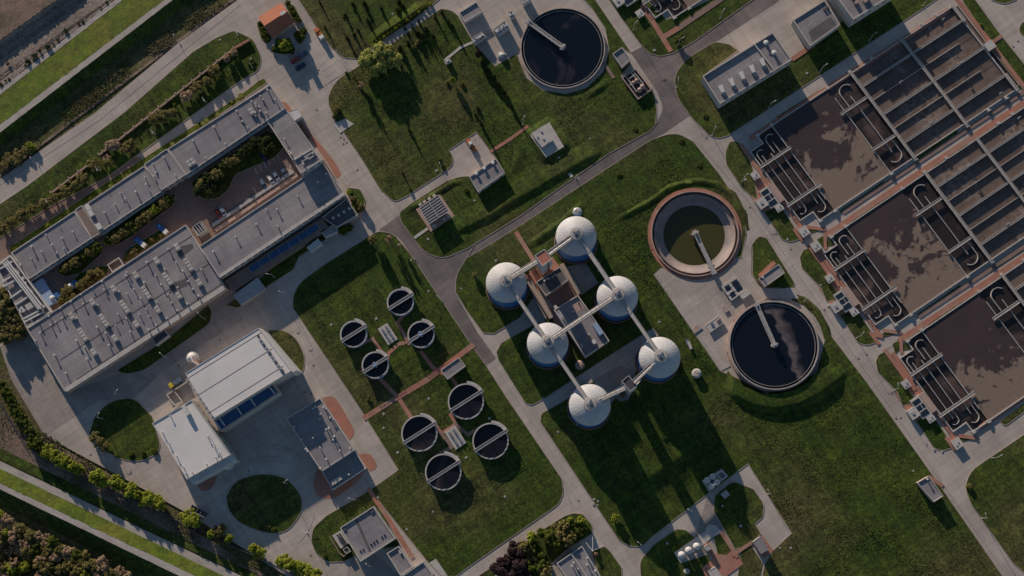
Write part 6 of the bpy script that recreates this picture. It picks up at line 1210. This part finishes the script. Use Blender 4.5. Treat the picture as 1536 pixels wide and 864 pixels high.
# cars
def car_proto(kind, paint):
    t = thing('parked_car', 'x', 'car', (0, 0, 0)); k = 1/ZS
    L_, W_ = (4.6, 1.9)
    def loft(secs, y_):
        vs = []; fs = []
        for (x, w_, z0, z1) in secs: vs += [(x, -w_, z0*k), (x, w_, z0*k), (x, w_*y_, z1*k), (x, -w_*y_, z1*k)]
        for i in range(len(secs)-1):
            for j in range(4): a = i*4; fs.append((a+j, a+4+j, a+4+(j+1) % 4, a+(j+1) % 4))
        n = len(secs)*4; fs += [(0, 1, 2, 3), (n-1, n-2, n-3, n-4)]
        return MB().add(vs, fs)
    loft([(-2.3, .75, .35, .75), (-2.15, .92, .3, .95), (-.9, .95, .28, 1.0), (.9, .95, .28, .95), (1.9, .93, .3, .82), (2.3, .72, .35, .6)], .92).build('body', M[paint], t, 'local')
    loft([(-2.0, .80, .9, 1.0), (-1.45, .80, .9, 1.42), (.35, .80, .9, 1.45), (1.15, .82, .9, .98)], .82).build('cabin_glass', M['glass'], t, 'local')
    loft([(-1.4, .68, 1.40, 1.47), (.3, .68, 1.42, 1.5)], .95).build('roof_panel', M[paint], t, 'local')
    for x in (-1.4, 1.4):
        for y in (-.86, .86): MB().tube([(x, y-.11, .33*k), (x, y+.11, .33*k)], .33*k, 12).build('wheel', M['tyre'], t, 'local')
    for y in (-.6, .6): MB().box((2.22, y, .62*k), (.12, .3, .14*k)).build('headlight', M['white'], t, 'local')
    return t
CP = {m: car_proto('hatch', m) for m in ('carwhite', 'navy', 'red', 'silver', 'steelblue')}
CARS = [('steelblue', 395, 276, VD, 'grey-blue car at the left of the four cars parked in the courtyard'), ('carwhite', 406.5, 269.5, VD, 'white car second from the left of the four in the courtyard'), ('carwhite', 414, 264, VD, 'white car third from the left of the four in the courtyard'), ('silver', 426, 258, VD, 'silver car nearest the tower block in the courtyard'), ('carwhite', 334.6, 317.6, VD, 'white car parked alone but for a dark one, lower courtyard'), ('red', 328, 321, VD, 'dark red car tucked beside the lower white car'), ('steelblue', 455, 81, ANG, 'blue-grey car uppermost of the three beside the gatehouse bed'), ('red', 443, 89, ANG, 'reddish car left of the three beside the gatehouse bed'), ('navy', 450.5, 99.7, ANG, 'dark blue car lowest of the three beside the gatehouse bed'), ('navy', 396, 236, VD, 'dark car half under the courtyard trees'), ('silver', 374, 279, VD, 'pale small vehicle beside the end of the tree bed')]
for m, x, y, a, l_ in CARS[:-1]: p = P(x, y, .6); dup(CP[m], (p.x, p.y, 0), a+random.uniform(-.05, .05), l_, sc=1.12)
def machine(name, label, cat, x, y, rz, parts):
    p = P(x, y, 1); t = thing(name, label, cat, (p.x, p.y, 0), rz)
    for nm, m, boxes in parts:
        mb = MB()
        for b in boxes:
            if len(b) == 2: mb.box(*b)
            else: mb.tube([b[0], b[1]], b[2], 8)
        mb.build(nm, M[m], t, 'local')
    wb_ = [(-2.0, -1.0), (-2.0, 1.0), (1.8, -1.0), (1.8, 1.0)]
    for wx, wy in wb_: MB().tube([(wx, wy-.18, .4), (wx, wy+.18, .4)], .42, 12).build('wheel', M['tyre'], t, 'local')
    return t
def truck(lab, x, y, rz, cab, load, name='truck'):
    return machine(name, lab, 'truck', x, y, rz, [('chassis', 'metal_dark', [((0, 0, .65), (6.0, 1.6, .3))]), ('cab', cab, [((2.2, 0, 1.35), (1.7, 2.2, 1.5))]), ('windscreen', 'glass', [((2.75, 0, 1.75), (.7, 1.9, .55))]), ('load_bed', load, [((-1.0, 0, 1.1), (4.2, 2.3, .6)), ((-1.9, 0, 1.6), (1.6, 2.0, .6)), ((.3, .4, 1.55), (1.0, .8, .5))])])
truck('dark blue tanker truck with yellow front beside the big white hall', 263.5, 574, ANG+pi, 'yellow', 'steelblue')
truck('small white and orange truck parked along the top lawn kerb', 479, 51, VD, 'carwhite', 'orange')
truck('white and blue flatbed van by the bed in the courtyard, lower one', 211, 364, VD+.35, 'carwhite', 'blue_paint'); truck('white and blue flatbed van by the bed in the courtyard, upper one', 244, 344, VD+.3, 'carwhite', 'blue_paint')
for lab, x, y in (('white tank with a blue tarpaulin beside the courtyard trees', 107, 428), ('white tank with a blue tarpaulin on the plinth yard', 80, 446)):
    p = P(x, y, 1.5); t = thing('tarped_tank', lab, 'tank', (p.x, p.y, 0), ANG)
    MB().lathe((-.6, 0), [(1.6, 0), (1.6, 1.2), (.9, 2.0), (.01, 2.1)], 20).build('tank', M['white'], t, 'local'); MB().add([(-.4, -1.5, 1.3), (2.8, -1.9, .9), (3.4, .2, .6), (2.4, 1.5, 1.1), (.1, 1.3, 1.6), (-.4, -1.5, 0), (2.8, -1.9, 0), (3.4, .2, 0), (2.4, 1.5, 0), (.1, 1.3, 0)], [(0, 1, 2, 3, 4), (0, 5, 6, 1), (1, 6, 7, 2), (2, 7, 8, 3), (3, 8, 9, 4)]).build('tarpaulin', M['blue_paint'], t, 'local')
machine('loader', 'orange and white wheeled loader standing on the branch-road yard', 'loader', 705.5, 215.5, VD, [('body', 'orange', [((-.9, 0, 1.2), (2.6, 1.8, 1.1)), ((1.4, 0, .9), (1.6, 1.5, .7))]), ('cab', 'carwhite', [((.2, 0, 1.9), (1.5, 1.5, 1.4))]), ('cab_window', 'glass', [((.55, 0, 2.1), (1.0, 1.6, .7))]), ('boom', 'metal_dark', [((1.6, -.7, 1.3), (3.2, -.7, .5), .14), ((1.6, .7, 1.3), (3.2, .7, .5), .14)]), ('bucket', 'orange', [((3.4, 0, .5), (.9, 2.4, .7))]), ('exhaust', 'rust', [((-1.4, .4, 1.7), (-1.4, .4, 2.6), .1)])])
p = P(299, 767, 1.2); t = thing('skip', 'long dark open skip with a pale rim at the lower fence', 'skip', (p.x, p.y, 0), radians(-27))
q = [(-4.2, -1.3), (4.2, -1.3), (4.2, 1.3), (-4.2, 1.3)]; MB().frame(q, offset(q, -.14), 0, 1.9).build('side', M['metal'], t, 'local'); MB().box((0, 0, .15), (8.2, 2.4, .2)).build('floor', M['metal_dark'], t, 'local')
rb = MB()
for i in range(9): rb.box((-4+i, -1.36, .95), (.12, .1, 1.8)); rb.box((-4+i, 1.36, .95), (.12, .1, 1.8))
for i in range(4): rb.box((-3+i*2, 0, 1.8), (.12, 2.5, .12))
rb.build('rib', M['metal'], t, 'local')
for i, (x, y) in enumerate([(504, 74), (508.5, 76.5), (514, 79)]):
    p = P(x, y, 1.5); t = thing('banner', '%s from the left of three small blue and white banners on the top lawn' % ORD[i], 'banner', (p.x, p.y, 0), radians(-60), 'banners on the top lawn')
    MB().cyl((0, 0), .06, 0, 3.2, 6).build('pole', M['metal'], t, 'local'); MB().box((.9, 0, 2.4), (1.8, .08, 1.0)).build('cloth', M['white'], t, 'local'); MB().box((.9, 0, 1.7), (1.8, .1, .5)).build('cloth_band', M['blue_paint'], t, 'local')
bldg('entrance_canopy', 'white canopy over the entrance of the connecting wing', 'canopy', [(434, 167), (446, 163), (453, 174), (442, 181)], 3.2, 'white', 'white', .1, .1)
t = thing('brick_bench_wall', 'low brown planter wall along the outer side of the connecting wing', 'planter wall', tuple(P(455, 190)))
MB().wall([P2(450, 186, .8), P2(463, 205, .8), P2(459, 208, .8)], .8, 0, .8).build('wall', M['rust'], t); MB().wall([P2(484, 240, .8), P2(500, 265, .8)], .8, 0, .8).build('wall', M['rust'], t)
t = thing('ramp', 'pale blue-grey ramp wall along the courtyard edge of the workshop hall', 'ramp', tuple(P(380, 310)))
MB().beam(P(318, 338, .8), P(440, 257, .8), 1.3, .8).build('ramp_slab', M['metal'], t); MB().beam(P(322, 346, .5), P(446, 262, .5), 1.5, .5).build('planter', M['conc_pink'], t)
# brick screen wall with piers
t = thing('screen_wall', 'long brown brick screen wall with many piers across the upper-left lawn', 'wall', tuple(P(260, 135)))
for a, b in (((77, 289), (132, 247)), ((149, 232), (160, 223)), ((176, 211), (351, 72))):
    A, B = P(*a, 1), P(*b, 1); MB().beam(Vector((A.x, A.y, 1.0)), Vector((B.x, B.y, 1.0)), .7, 1.0).build('wall_panel', M['conc_pink'], t); n = max(2, int((B-A).length/4.6)); d = (B-A).normalized(); m = Vector((-d.y, d.x, 0))
    for i in range(n+1): q = A.lerp(B, i/n); MB().box((q.x, q.y, .9), (.7, .7, 1.8), ANG).box((q.x+m.x*.2, q.y+m.y*.2, 1.9), (.3, 1.2, .2), ANG).build('pier', M['conc_pink'], t)
A, B = P(351, 72, 1.4), P(374, 59, 1.4); MB().beam(A, B, .9, 1.4).build('end_wall', M['brick'], t)
t = thing('planter_box', 'pink planter box in the gap of the brick screen wall', 'planter', tuple(P(158, 236)))
q = ccw(L([(152, 238), (161, 231), (166, 236), (157, 243)])); MB().prism(q, 0, .7).build('box', M['brick'], t); MB().sheet(offset(q, -.3), .72).build('soil', M['soil'], t)
# perimeter fence
t = thing('perimeter_fence', 'long grey mesh fence along the lower left boundary of the plant', 'fence', tuple(P(150, 725)))
fp = [P(x, y) for x, y in ((-20, 560), (0, 604), (37, 664), (67, 688), (285, 789), (400, 842), (460, 872))]; fm = MB(); pm_ = MB()
for a, b in zip(fp[:-1], fp[1:]):
    for z in (.3, .7, 1.1, 1.5): fm.tube([a+Vector((0, 0, z)), b+Vector((0, 0, z))], .05, 4)
    n = max(1, int((b-a).length/3)); fm.beam(a+Vector((0, 0, .15)), b+Vector((0, 0, .15)), .25, .5)
    for i in range(n): q = a.lerp(b, i/n); pm_.box((q.x, q.y, .85), (.12, .12, 1.9))
fm.build('mesh_panel', M['metal_dark'], t); o = pm_.build('posts', M['metal'], t); o['kind'] = 'stuff'
